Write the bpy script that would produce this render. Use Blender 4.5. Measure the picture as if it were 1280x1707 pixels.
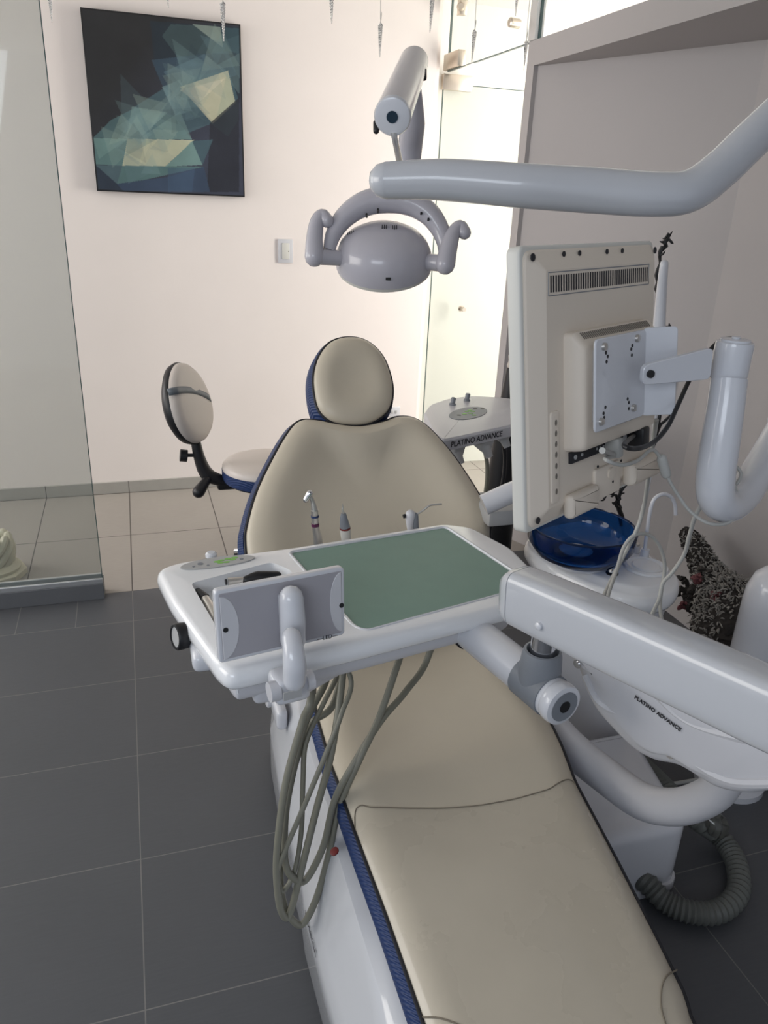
import bpy, bmesh, math, random
from mathutils import Vector as V, Matrix
random.seed(7)
for o in list(bpy.data.objects): bpy.data.objects.remove(o)
SC = bpy.context.scene; COL = SC.collection; PI = math.pi

# ------------------------------------------------------------------ camera
FPX, YAW, PITCH, ROLL, EYE = 1281.87, 0.322986, 0.387898, 0.0439481, 1.6
_f = V((math.sin(YAW)*math.cos(PITCH), math.cos(YAW)*math.cos(PITCH), -math.sin(PITCH)))
_r0 = V((math.cos(YAW), -math.sin(YAW), 0)); _u0 = _r0.cross(_f)
CR = _r0*math.cos(ROLL) + _u0*math.sin(ROLL); CU = -_r0*math.sin(ROLL) + _u0*math.cos(ROLL); CF = _f
EYEP = V((0, 0, EYE))
cam = bpy.data.objects.new('camera', bpy.data.cameras.new('camera')); COL.objects.link(cam)
cam.data.sensor_fit = 'HORIZONTAL'; cam.data.sensor_width = 36; cam.data.lens = FPX/1280*36
cam.data.clip_start = .02; cam.data.clip_end = 60
cam.matrix_world = Matrix.Translation(EYEP) @ Matrix((CR, CU, -CF)).transposed().to_4x4()
SC.camera = cam

# ------------------------------------------------------------------ light
SC.view_settings.view_transform = 'Standard'; SC.view_settings.look = 'None'
SC.view_settings.gamma = 1; SC.view_settings.use_curve_mapping = False
SC.view_settings.exposure = 0.06
W = bpy.data.worlds.new('daylight'); SC.world = W; W.use_nodes = True
W.node_tree.nodes['Background'].inputs[0].default_value = (.80, .88, 1.0, 1)
W.node_tree.nodes['Background'].inputs[1].default_value = .50
def area(name, loc, target, sx, sy, power, color):
    l = bpy.data.lights.new(name, 'AREA'); l.shape = 'RECTANGLE'; l.size = sx; l.size_y = sy; l.energy = power; l.color = color
    o = bpy.data.objects.new(name, l); COL.objects.link(o); o.location = loc
    o.rotation_euler = (V(target)-V(loc)).to_track_quat('-Z', 'Y').to_euler(); return o
area('unseen_rear_window_fill', (-1.5, -1.3, 2.3), (.6, 1.5, .7), 1.6, 1.0, 26, (.84, .91, 1.0))  # unseen source behind the camera, set high to brighten upward faces
area('daylight_from_side_window', (-2.7, 1.7, 1.75), (.7, 1.9, .6), 2.0, 1.3, 38, (1.0, .96, .90))
area('daylight_from_corridor', (3.6, 3.1, 1.45), (.9, 4.25, 1.2), 1.2, 2.0, 132, (1.0, .965, .90))
area('daylight_behind_partition', (-2.6, 3.7, 1.7), (.5, 4.3, 1.2), 1.0, 1.6, 42, (1.0, .95, .93))

# ------------------------------------------------------------------ unprojection helpers (photo point -> place point at a known height/plane)
def ray(x, y): return CF + (x-640)/FPX*CR - (y-853.5)/FPX*CU
def Zp(x, y, z=0): d = ray(x, y); return EYEP + d*((z-EYE)/d.z)
def Yp(x, y, Y): d = ray(x, y); return EYEP + d*(Y/d.y)
def Xp(x, y, X): d = ray(x, y); return EYEP + d*(X/d.x)
def Dp(x, y, D): return EYEP + ray(x, y)*D
class Frame:
    def __init__(s, O, U, Vv):
        s.O = V(O); s.U = V(U).normalized(); vv = V(Vv); s.V = (vv - s.U*vv.dot(s.U)).normalized(); s.N = s.U.cross(s.V)
    def pt(s, a, b, c=0): return s.O + s.U*a + s.V*b + s.N*c
    def px(s, x, y, off=0):
        d = ray(x, y); o = s.O + s.N*off; p = EYEP + d*((o-EYEP).dot(s.N)/d.dot(s.N)); q = p - s.O
        return (q.dot(s.U), q.dot(s.V))
FLAT = lambda z: Frame((0, 0, z), (1, 0, 0), (0, 1, 0))

# ------------------------------------------------------------------ materials
def lin(c): return tuple(((x/12.92) if x <= .04045 else ((x+.055)/1.055)**2.4) for x in c)
def mat(name, c, rough=.5, metal=0, spec=.5, bump=0, bscale=40, coat=0, trans=0, ior=1.45, var=0, vscale=6, emis=None, rvar=0):
    m = bpy.data.materials.new(name); m.use_nodes = True; nt = m.node_tree; b = nt.nodes['Principled BSDF']
    b.inputs['Base Color'].default_value = (*c, 1); b.inputs['Roughness'].default_value = rough; b.inputs['Metallic'].default_value = metal
    b.inputs['Specular IOR Level'].default_value = spec; b.inputs['Coat Weight'].default_value = coat; b.inputs['Coat Roughness'].default_value = .08
    b.inputs['Transmission Weight'].default_value = trans; b.inputs['IOR'].default_value = ior
    g = nt.nodes.new('ShaderNodeNewGeometry')
    def noise(s, det=4):
        n = nt.nodes.new('ShaderNodeTexNoise'); n.inputs['Scale'].default_value = s; n.inputs['Detail'].default_value = det
        nt.links.new(g.outputs['Position'], n.inputs['Vector']); return n
    if bump:
        n = noise(bscale); bp = nt.nodes.new('ShaderNodeBump'); bp.inputs['Strength'].default_value = bump; bp.inputs['Distance'].default_value = .004
        nt.links.new(n.outputs['Fac'], bp.inputs['Height']); nt.links.new(bp.outputs['Normal'], b.inputs['Normal'])
    if var:
        n = noise(vscale, 6); mx = nt.nodes.new('ShaderNodeMix'); mx.data_type = 'RGBA'
        mx.inputs['A'].default_value = (*[x*(1-var) for x in c], 1); mx.inputs['B'].default_value = (*[min(1, x*(1+var)) for x in c], 1)
        nt.links.new(n.outputs['Fac'], mx.inputs['Factor']); nt.links.new(mx.outputs['Result'], b.inputs['Base Color'])
    if rvar:
        n = noise(vscale, 5); mr = nt.nodes.new('ShaderNodeMapRange'); mr.inputs['From Min'].default_value = .35; mr.inputs['From Max'].default_value = .65
        mr.inputs['To Min'].default_value = max(0, rough-rvar); mr.inputs['To Max'].default_value = rough+rvar
        nt.links.new(n.outputs['Fac'], mr.inputs['Value']); nt.links.new(mr.outputs['Result'], b.inputs['Roughness'])
    return m
def tile_mat(name, c, joint, x0, wx, y0, wy, jw, rough, strip=False):
    m = mat(name, c, rough, spec=.4); nt = m.node_tree; b = nt.nodes['Principled BSDF']; N = nt.nodes; L = nt.links
    g = N.new('ShaderNodeNewGeometry'); sp = N.new('ShaderNodeSeparateXYZ'); L.new(g.outputs['Position'], sp.inputs[0])
    def M(op, a, bb=None, cc=None):
        n = N.new('ShaderNodeMath'); n.operation = op
        for i, v in enumerate((a, bb, cc)):
            if v is None: continue
            if isinstance(v, (int, float)): n.inputs[i].default_value = v
            else: L.new(v, n.inputs[i])
        return n.outputs[0]
    def joints(s, o, w, j): return M('LESS_THAN', M('PINGPONG', M('SUBTRACT', s, o), w/2), j/2)
    X, Y = sp.outputs[0], sp.outputs[1]
    k = M('MAXIMUM', joints(X, x0, wx, jw), joints(Y, y0, wy, jw))
    if strip:
        inn = M('MULTIPLY', M('GREATER_THAN', Y, 2.828), M('LESS_THAN', X, -.2))
        k = M('MAXIMUM', k, M('MULTIPLY', inn, joints(X, x0, .2158, jw)))
    mp = N.new('ShaderNodeMapping'); mp.inputs['Scale'].default_value = (3, 30, 3); L.new(g.outputs['Position'], mp.inputs[0])
    n1 = N.new('ShaderNodeTexNoise'); n1.inputs['Scale'].default_value = 6; n1.inputs['Detail'].default_value = 7; L.new(mp.outputs[0], n1.inputs['Vector'])
    n2 = N.new('ShaderNodeTexNoise'); n2.inputs['Scale'].default_value = 2.2; n2.inputs['Detail'].default_value = 5; L.new(g.outputs['Position'], n2.inputs['Vector'])
    f = M('ADD', M('MULTIPLY', n1.outputs['Fac'], .5), M('MULTIPLY', n2.outputs['Fac'], .5))
    mx = N.new('ShaderNodeMix'); mx.data_type = 'RGBA'; L.new(f, mx.inputs['Factor'])
    mx.inputs['A'].default_value = (*[x*.82 for x in c], 1); mx.inputs['B'].default_value = (*[x*1.18 for x in c], 1)
    my = N.new('ShaderNodeMix'); my.data_type = 'RGBA'; L.new(k, my.inputs['Factor']); L.new(mx.outputs['Result'], my.inputs['A']); my.inputs['B'].default_value = (*joint, 1)
    L.new(my.outputs['Result'], b.inputs['Base Color'])
    bp = N.new('ShaderNodeBump'); bp.inputs['Strength'].default_value = .35; bp.inputs['Distance'].default_value = .002; bp.invert = True
    L.new(k, bp.inputs['Height']); L.new(bp.outputs['Normal'], b.inputs['Normal'])
    return m
M = {}
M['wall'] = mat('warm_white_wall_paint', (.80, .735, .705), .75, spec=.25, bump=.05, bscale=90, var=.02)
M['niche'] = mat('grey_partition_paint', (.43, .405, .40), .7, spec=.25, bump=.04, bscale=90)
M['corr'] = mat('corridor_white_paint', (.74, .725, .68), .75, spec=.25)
M['ceil'] = mat('ceiling_paint', (.82, .80, .78), .8, spec=.2)
M['dark_tile'] = tile_mat('dark_grey_floor_tile', (.088, .091, .099), (.18, .175, .17), -.085, .6475, 1.18, .412, .0028, .42, True)
M['light_tile'] = tile_mat('greige_floor_tile', (.33, .305, .275), (.07, .06, .055), -.085, .432, 3.085, .6, .005, .45)
M['skirt'] = tile_mat('greige_skirting_tile', (.35, .335, .31), (.10, .09, .085), -.085, .432, 0.5, 40, .004, .45)
M['kerb'] = mat('dark_kerb_tile', (.12, .125, .135), .4, var=.1)
M['plastic'] = mat('glossy_white_plastic', (.62, .63, .67), .22, coat=.5, bump=.02, bscale=8)
M['arm'] = mat('dimmed_arm_plastic', (.50, .515, .55), .24, coat=.5)  # white plastic darkened in colour where the arms catch too much light
M['basin'] = mat('brightened_white_plastic', (.80, .81, .83), .22, coat=.5)  # white plastic lightened in colour to offset weak light on cuspidor and tray
M['plastic2'] = mat('satin_white_plastic', (.58, .58, .61), .38, coat=.15)
M['shell'] = mat('gloss_white_base_shell', (.60, .61, .64), .18, coat=.6, bump=.12, bscale=7)
M['lamp'] = mat('lilac_grey_lamp_plastic', (.47, .455, .50), .24, coat=.4)
M['grey'] = mat('mid_grey_plastic', (.20, .215, .24), .45)
M['lgrey'] = mat('light_grey_plastic', (.42, .42, .42), .45)
M['vinyl'] = mat('cream_vinyl', (.57, .51, .41), .40, spec=.45, bump=.04, bscale=14, var=.04, vscale=9, coat=.1)
M['vinyl_worn'] = mat('worn_cream_vinyl', (.52, .465, .375), .30, spec=.5, bump=.05, bscale=11, var=.07, vscale=7, rvar=.12, coat=.2)
M['stool_vinyl'] = mat('stool_cream_vinyl', (.62, .565, .52), .4)
M['black'] = mat('black_plastic', (.012, .012, .014), .4)
M['piping'] = mat('black_piping', (.015, .015, .02), .5)
M['chrome'] = mat('chrome', (.75, .75, .77), .12, metal=1)
M['steel'] = mat('brushed_steel', (.62, .60, .57), .32, metal=1)
M['nickel'] = mat('brushed_nickel', (.62, .55, .47), .35, metal=1)
M['alu'] = mat('aluminium', (.62, .63, .64), .35, metal=.9)
M['green'] = mat('green_silicone_mat', (.165, .27, .225), .5, var=.06, vscale=25)
M['hose'] = mat('olive_grey_hose', (.20, .195, .155), .42)
M['cord'] = mat('pale_grey_cord', (.42, .42, .40), .45)
M['duct'] = mat('grey_corrugated_hose', (.12, .125, .115), .5)
M['monitor'] = mat('beige_monitor_plastic', (.70, .62, .53), .5, bump=.02, bscale=300)
M['bezel'] = mat('pale_monitor_bezel', (.62, .61, .57), .4)
M['canvas'] = None
M['leaf'] = mat('green_leaf_print', (.22, .50, .10), .5)
M['ink'] = mat('black_ink', (.015, .015, .02), .5)
M['red'] = mat('red_plastic', (.16, .02, .02), .4)
M['ivory'] = mat('ivory_ceramic', (.62, .58, .45), .5, var=.1, vscale=30)
M['twig'] = mat('black_glitter_twig', (.012, .012, .014), .35, bump=.6, bscale=200)
M['bark'] = mat('dark_bark', (.035, .03, .027), .85, bump=1, bscale=60, var=.5, vscale=50)
M['chip'] = mat('grey_lichen_chip', (.30, .285, .26), .8, var=.4, vscale=120)
M['flower'] = mat('dull_red_petal', (.15, .05, .055), .7)
M['screen'] = mat('viewer_grey_plastic', (.36, .35, .38), .42)
M['water'] = mat('pale_blue_disc', (.45, .62, .72), .3)
M['clear'] = mat('clear_plastic', (.95, .95, .93), .03, trans=1, ior=1.45)
M['ice'] = mat('clear_acrylic', (.93, .93, .93), .04, trans=.9, ior=1.4)
M['blueglass'] = mat('cobalt_blue_glass', (.022, .11, .36), .03, trans=.93, ior=1.35)
def band_mat():
    m = mat('navy_ribbed_band', (.016, .038, .125), .45); nt = m.node_tree; b = nt.nodes['Principled BSDF']
    g = nt.nodes.new('ShaderNodeNewGeometry'); w = nt.nodes.new('ShaderNodeTexWave'); w.inputs['Scale'].default_value = 60; w.bands_direction = 'DIAGONAL'
    nt.links.new(g.outputs['Position'], w.inputs['Vector']); bp = nt.nodes.new('ShaderNodeBump'); bp.inputs['Strength'].default_value = .6; bp.inputs['Distance'].default_value = .002
    nt.links.new(w.outputs['Color'], bp.inputs['Height']); nt.links.new(bp.outputs['Normal'], b.inputs['Normal']); return m
M['navy'] = band_mat()
def glass_mat(name, tint, haze, hazec, gl=.12):
    m = bpy.data.materials.new(name); m.use_nodes = True; nt = m.node_tree; nt.nodes.clear(); N = nt.nodes
    out = N.new('ShaderNodeOutputMaterial'); t = N.new('ShaderNodeBsdfTransparent'); t.inputs[0].default_value = (*tint, 1)
    d = N.new('ShaderNodeBsdfDiffuse'); d.inputs[0].default_value = (*hazec, 1); gg = N.new('ShaderNodeBsdfGlossy'); gg.inputs['Roughness'].default_value = .02
    m1 = N.new('ShaderNodeMixShader'); m1.inputs[0].default_value = haze; nt.links.new(t.outputs[0], m1.inputs[1]); nt.links.new(d.outputs[0], m1.inputs[2])
    m2 = N.new('ShaderNodeMixShader'); lw = N.new('ShaderNodeLayerWeight'); lw.inputs[0].default_value = .5; pw = N.new('ShaderNodeMath'); pw.operation = 'POWER'; pw.inputs[1].default_value = 5; nt.links.new(lw.outputs['Facing'], pw.inputs[0]); fr = N.new('ShaderNodeMath'); fr.operation = 'MULTIPLY_ADD'; fr.inputs[1].default_value = .35; fr.inputs[2].default_value = .025; nt.links.new(pw.outputs[0], fr.inputs[0])
    nt.links.new(fr.outputs[0], m2.inputs[0]); nt.links.new(m1.outputs[0], m2.inputs[1]); nt.links.new(gg.outputs[0], m2.inputs[2])
    nt.links.new(m2.outputs[0], out.inputs[0]); return m
M['pane'] = glass_mat('partition_glass', (.84, .86, .85), .07, (.55, .58, .57))
M['pane_clear'] = glass_mat('transom_glass', (.97, .98, .97), .02, (.7, .72, .7))
M['edge'] = mat('glass_edge', (.05, .09, .09), .2)

# ------------------------------------------------------------------ mesh builders
def frames_along(pts):
    n = len(pts); T = [(pts[min(i+1, n-1)]-pts[max(i-1, 0)]).normalized() for i in range(n)]
    up = V((0, 0, 1)) if abs(T[0].z) < .9 else V((1, 0, 0)); a = (up - T[0]*up.dot(T[0])).normalized(); out = []
    for t in T:
        a = (a - t*a.dot(t)).normalized(); out.append((t, a, t.cross(a)))
    return out
def ring_strip(bm, rings, closed=True, cap0=True, cap1=True):
    R_ = [[bm.verts.new(p) for p in r] for r in rings]; n = len(R_[0])
    for a, b in zip(R_, R_[1:]):
        for i in range(n if closed else n-1):
            j = (i+1) % n
            try: bm.faces.new((a[i], a[j], b[j], b[i]))
            except ValueError: pass
    if cap0: bm.faces.new(R_[0][::-1])
    if cap1: bm.faces.new(R_[-1])
    return R_
def catmull(P, k=6, closed=False):
    P = [V(p) if len(p) == 3 else V((*p, 0)) for p in P]; n = len(P); out = []
    rng = range(n) if closed else range(n-1)
    for i in rng:
        p0 = P[(i-1) % n] if (closed or i > 0) else P[0]*2-P[1]; p1 = P[i]; p2 = P[(i+1) % n]
        p3 = P[(i+2) % n] if (closed or i < n-2) else P[-1]*2-P[-2]
        for j in range(k):
            t = j/k; out.append(.5*((2*p1) + (p2-p0)*t + (2*p0-5*p1+4*p2-p3)*t*t + (3*p1-p0-3*p2+p3)*t**3))
    if not closed: out.append(P[-1])
    return out
def tube(bm, pts, r, seg=14, k=6, smooth=True, radii=None, sx=1, round_ends=False):
    P = catmull(pts, k) if smooth and len(pts) > 2 else [V(p) for p in pts]; n = len(P)
    if radii:
        RR = []
        for i in range(n):
            t = i/(n-1)*(len(radii)-1); a = min(int(t), len(radii)-2); RR.append(radii[a]*(1-(t-a))+radii[a+1]*(t-a))
    else: RR = [r]*n
    F = frames_along(P); rings = []
    def ring(c, a, b, rr): return [c + a*math.cos(2*PI*q/seg)*rr*sx + b*math.sin(2*PI*q/seg)*rr for q in range(seg)]
    if round_ends:
        for s in (90, 60, 30): rings.append(ring(P[0]-F[0][0]*RR[0]*math.sin(math.radians(s))*.999, F[0][1], F[0][2], max(1e-4, RR[0]*math.cos(math.radians(s)))))
    for c, (t, a, b), rr in zip(P, F, RR): rings.append(ring(c, a, b, rr))
    if round_ends:
        for s in (30, 60, 90): rings.append(ring(P[-1]+F[-1][0]*RR[-1]*math.sin(math.radians(s)), F[-1][1], F[-1][2], max(1e-4, RR[-1]*math.cos(math.radians(s)))))
    ring_strip(bm, rings); return bm
def lathe(bm, prof, O=(0, 0, 0), axis=(0, 0, 1), seg=40, sx=1, sy=1, U=None, cap=True):
    ax = V(axis).normalized(); O = V(O)
    if U is None: U = V((1, 0, 0)) if abs(ax.x) < .9 else V((0, 1, 0))
    U = (V(U)-ax*V(U).dot(ax)).normalized(); W_ = ax.cross(U)
    rings = [[O + ax*h + U*math.cos(2*PI*q/seg)*max(r, 1e-4)*sx + W_*math.sin(2*PI*q/seg)*max(r, 1e-4)*sy for q in range(seg)] for r, h in prof]
    ring_strip(bm, rings, cap0=cap, cap1=cap); return bm
def box(bm, c, s, U=(1, 0, 0), Vv=(0, 1, 0), bev=.0, seg=2):
    f = Frame(c, U, Vv); b2 = bmesh.new(); bmesh.ops.create_cube(b2, size=1)
    for v in b2.verts: v.co = f.pt(v.co.x*s[0], v.co.y*s[1], v.co.z*s[2])
    if bev: bmesh.ops.bevel(b2, geom=b2.edges[:], offset=bev, segments=seg, profile=.5, affect='EDGES')
    me = bpy.data.meshes.new('t'); b2.to_mesh(me); bm.from_mesh(me); bpy.data.meshes.remove(me); b2.free(); return bm
def bx(bm, x0, x1, y0, y1, z0, z1, bev=0): return box(bm, ((x0+x1)/2, (y0+y1)/2, (z0+z1)/2), (x1-x0, y1-y0, z1-z0), bev=bev)
def offs(poly, d):                                                  # inset a closed 2-D polygon (counter-clockwise) by d
    n = len(poly); out = []
    for i in range(n):
        a, b, c = (V(poly[(i-1) % n][:2]), V(poly[i][:2]), V(poly[(i+1) % n][:2]))
        e1 = (b-a); e2 = (c-b)
        if e1.length < 1e-7: e1 = e2
        if e2.length < 1e-7: e2 = e1
        n1 = V((-e1.y, e1.x)).normalized(); n2 = V((-e2.y, e2.x)).normalized(); m = (n1+n2)
        m = m.normalized() if m.length > 1e-6 else n1
        out.append(b + m*(d/max(.5, m.dot(n1))))
    return out
def ccw(poly):
    a = sum(poly[i][0]*poly[(i+1) % len(poly)][1]-poly[(i+1) % len(poly)][0]*poly[i][1] for i in range(len(poly)))
    return list(poly) if a > 0 else list(poly)[::-1]
def roundpoly(poly, r, k=5):
    poly = ccw(poly); n = len(poly); out = []
    for i in range(n):
        a, b, c = V(poly[i-1][:2]), V(poly[i][:2]), V(poly[(i+1) % n][:2])
        rr = min(r[i] if isinstance(r, list) else r, (a-b).length*.48, (c-b).length*.48); p = b+(a-b).normalized()*rr; q = b+(c-b).normalized()*rr
        for j in range(k+1):
            t = j/k; out.append(p*(1-t)**2 + b*2*t*(1-t) + q*t*t)
    return out
def curvepoly(poly, k=5): return [V((p.x, p.y)) for p in catmull([(q[0], q[1], 0) for q in ccw(poly)], k, True)]
def slab(bm, fr, poly, z0, z1, bev=.003, seg=3, topcap=True, botbev=None):
    poly = ccw(poly); rings = []; bb = bev if botbev is None else botbev
    for j in range(seg+1):
        a = PI/2*(1-j/seg); rings.append((bb*(1-math.cos(a)) , z0+bb*(1-math.sin(a))))
    for j in range(seg+1):
        a = PI/2*j/seg; rings.append((bev*(1-math.cos(a)), z1-bev*(1-math.sin(a))))
    ring_strip(bm, [[fr.pt(p[0], p[1], h) for p in (offs(poly, d) if d > 1e-6 else [V(q[:2]) for q in poly])] for d, h in rings], cap1=topcap)
    return bm
def cushion(bm, fr, poly, prof, n_out=0):                           # prof: (kind, amount, height): 'o' = inset by metres, 's' = shrink to centroid
    poly = ccw(poly); c = sum((V(p[:2]) for p in poly), V((0, 0)))/len(poly); rings = []
    for kind, a, h in prof:
        pp = offs(poly, a) if kind == 'o' else [c+(V(p[:2])-c)*a for p in poly]
        rings.append([fr.pt(p[0], p[1], h) for p in pp])
    ring_strip(bm, rings); return bm
WL = {}
def wl(o): return V((0, 0, 0)) if o is None else WL[o.name]
def obj(name, bm, m, parent=None, smooth=True, angle=40, sub=0, origin=None):
    L = wl(parent)
    me = bpy.data.meshes.new(name); bmesh.ops.recalc_face_normals(bm, faces=bm.faces[:]); bm.to_mesh(me); bm.free()
    if parent is None:
        L = V(origin) if origin is not None else (sum((v.co for v in me.vertices), V())/max(1, len(me.vertices)))
    me.transform(Matrix.Translation(-L)); me.materials.append(m if not isinstance(m, str) else M[m])
    if smooth:
        for p in me.polygons: p.use_smooth = True
        me.set_sharp_from_angle(angle=math.radians(angle))
    o = bpy.data.objects.new(name, me); COL.objects.link(o)
    if parent is not None: o.parent = parent
    else: o.location = L
    WL[o.name] = L
    if sub: md = o.modifiers.new('sub', 'SUBSURF'); md.levels = sub; md.render_levels = sub
    return o
def thing(name, label, cat, loc, group=None):
    o = bpy.data.objects.new(name, None); COL.objects.link(o); o.empty_display_size = .05; o.location = loc; WL[o.name] = V(loc)
    o['label'] = label; o['category'] = cat
    if group: o['group'] = group
    return o
def tag(o, label, cat, group=None, kind=None):
    o['label'] = label; o['category'] = cat
    if group: o['group'] = group
    if kind: o['kind'] = kind
    return o
def struct(name, bm, m, parent=None, smooth=False):
    o = obj(name, bm, m, parent, smooth)
    if parent is None: o['kind'] = 'structure'
    return o
def B(): return bmesh.new()
def text(name, body, size, O, U, Vv, m, parent, extrude=.0003, bold=.0, spacing=1.0, center=True):
    cu = bpy.data.curves.new(name, 'FONT'); cu.body = body; cu.size = size; cu.extrude = extrude; cu.offset = bold; cu.space_character = spacing
    if center: cu.align_x = 'CENTER'; cu.align_y = 'CENTER'
    t = bpy.data.objects.new('tmp', cu); COL.objects.link(t); bpy.context.view_layer.update()
    me = bpy.data.meshes.new_from_object(t.evaluated_get(bpy.context.evaluated_depsgraph_get())); bpy.data.objects.remove(t)
    f = Frame(O, U, Vv); bm = B(); bm.from_mesh(me); bpy.data.meshes.remove(me)
    for v in bm.verts: v.co = f.pt(v.co.x, v.co.y, v.co.z)
    return obj(name, bm, m, parent, smooth=False)
def cut(o, cutter_bm):                                              # carve a recess and bake it
    me = bpy.data.meshes.new('c'); bmesh.ops.recalc_face_normals(cutter_bm, faces=cutter_bm.faces[:]); cutter_bm.to_mesh(me); cutter_bm.free(); me.transform(Matrix.Translation(-WL[o.name]))
    c = bpy.data.objects.new('c', me); COL.objects.link(c); c.matrix_world = o.matrix_world.copy()
    if o.parent: c.location = WL[o.name]
    md = o.modifiers.new('b', 'BOOLEAN'); md.object = c; md.solver = 'EXACT'; md.operation = 'DIFFERENCE'
    bpy.context.view_layer.update()
    new = bpy.data.meshes.new_from_object(o.evaluated_get(bpy.context.evaluated_depsgraph_get())); o.modifiers.remove(md); o.data = new
    for p in new.polygons: p.use_smooth = True
    new.set_sharp_from_angle(angle=math.radians(40)); bpy.data.objects.remove(c)
def dot(bm, fr, a, b, r, h=.0006, off=0, seg=14, sx=1):
    lathe(bm, [(r, 0), (r, h)], fr.pt(a, b, off), fr.N, seg, sx=sx, U=fr.U)

# ================================================================== THE ROOM
XR = 1.70                                                          # plane of the partition beam and the glass transom
b = B(); bx(b, -2.8, 3.7, -1.6, 3.085, -.1, 0); struct('floor', b, 'dark_tile')
b = B(); bx(b, -2.8, 3.7, 3.085, 4.6, -.1, 0); struct('floor_back', b, 'light_tile')
b = B(); bx(b, -2.8, 3.7, -1.6, 4.6, 2.57, 2.67); struct('ceiling', b, 'ceil')
b = B(); bx(b, -2.8, 1.62, 4.30, 4.45, 0, 2.57); bx(b, 1.62, 1.66, 4.36, 4.45, 0, 2.57); struct('wall_back', b, 'wall')
b = B(); bx(b, 1.62, 3.7, 4.45, 4.6, 0, 2.57); struct('wall_corridor', b, 'corr')
b = B(); bx(b, 3.7, 3.8, 2.4, 4.6, 0, 2.57); struct('wall_corridor_end', b, 'corr')
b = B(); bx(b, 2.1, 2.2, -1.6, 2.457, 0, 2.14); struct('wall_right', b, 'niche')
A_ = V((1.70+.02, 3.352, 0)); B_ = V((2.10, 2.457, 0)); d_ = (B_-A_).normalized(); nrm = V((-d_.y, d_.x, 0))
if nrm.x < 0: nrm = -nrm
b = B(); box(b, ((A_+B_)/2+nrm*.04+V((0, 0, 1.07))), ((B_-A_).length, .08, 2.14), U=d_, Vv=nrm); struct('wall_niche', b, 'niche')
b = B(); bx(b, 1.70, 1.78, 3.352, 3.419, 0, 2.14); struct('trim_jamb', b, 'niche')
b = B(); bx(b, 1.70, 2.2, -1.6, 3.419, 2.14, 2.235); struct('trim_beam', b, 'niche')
b = B(); bx(b, -2.8, 1.62, 4.288, 4.30, 0, .067, .002); struct('baseboard_back', b, 'skirt')
# glass transom over the door and beam, with its fittings
wn = struct('window_1', (lambda q: bx(q, XR+.012, XR+.022, 3.44, 4.372, 2.237, 2.57))(B()), 'pane_clear')
e = B(); bx(e, XR+.011, XR+.023, 4.372, 4.376, 2.237, 2.57); bx(e, XR+.011, XR+.023, 3.44, 4.372, 2.233, 2.237); obj('pane_edge', e, 'edge', wn)
wn2 = struct('window_2', (lambda q: bx(q, XR+.012, XR+.022, -1.6, 3.36, 2.237, 2.57))(B()), 'pane_clear')
e = B(); bx(e, XR+.011, XR+.023, 3.36, 3.364, 2.237, 2.57); obj('pane_edge', e, 'edge', wn2)
b = B(); bx(b, XR-.004, XR+.035, 3.364, 3.425, 2.236, 2.57, .001); struct('trim_glass_channel', b, 'alu')
dr = struct('door_1', (lambda q: bx(q, XR+.0, 2.52, 4.384, 4.394, .02, 2.178))(B()), 'pane_clear')
e = B(); bx(e, XR-.003, XR+.0, 4.383, 4.395, .02, 2.178); bx(e, XR, 2.52, 4.3835, 4.3945, 2.178, 2.181); obj('door_edge', e, 'edge', dr)
e = B(); bx(e, XR-.01, XR+.16, 4.37, 4.408, 2.15, 2.225, .003); obj('door_hinge', e, 'nickel', dr)
e = B(); lathe(e, [(.02, 0), (.02, .002)], (1.9, 4.38, 1.0), (0, -1, 0)); lathe(e, [(.012, 0), (.012, .05)], (1.9, 4.384, 1.0), (0, -1, 0)); obj('door_pull', e, 'nickel', dr)
e = B(); bx(e, XR-.004, XR+.038, 4.20, 4.40, 2.240, 2.315, .003); obj('patch_fitting', e, 'nickel', wn)
e = B(); bx(e, XR-.002, XR+.036, 4.22, 4.26, 2.47, 2.569, .002); lathe(e, [(.018, 0), (.02, .012), (.014, .024)], (XR-.0, 4.22, 2.50), (-.3, -1, 0)); obj('ceiling_fitting', e, 'nickel', wn)
e = B(); lathe(e, [(.017, 0), (.019, .004), (.019, .05), (.012, .055)], (XR+.0, 3.53, 2.318), (-.9, -.2, 0)); obj('stabiliser_stub', e, 'nickel', wn)
# left glass partition on its kerb
b = B(); bx(b, -2.8, -.195, 3.04, 3.125, 0, .072, .002); struct('trim_kerb', b, 'kerb')
b = B(); bx(b, -2.8, -.197, 3.044, 3.056, .072, .092, .001); bx(b, -2.8, -.197, 3.074, 3.086, .072, .102, .001); bx(b, -2.8, -.197, 3.05, 3.08, .072, .078); struct('trim_track', b, 'alu')
w3 = struct('window_3', (lambda q: bx(q, -2.8, -.199, 3.058, 3.068, .08, 2.57))(B()), 'pane')
e = B(); bx(e, -.199, -.196, 3.058, 3.068, .08, 2.57); obj('pane_edge', e, 'edge', w3)

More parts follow.
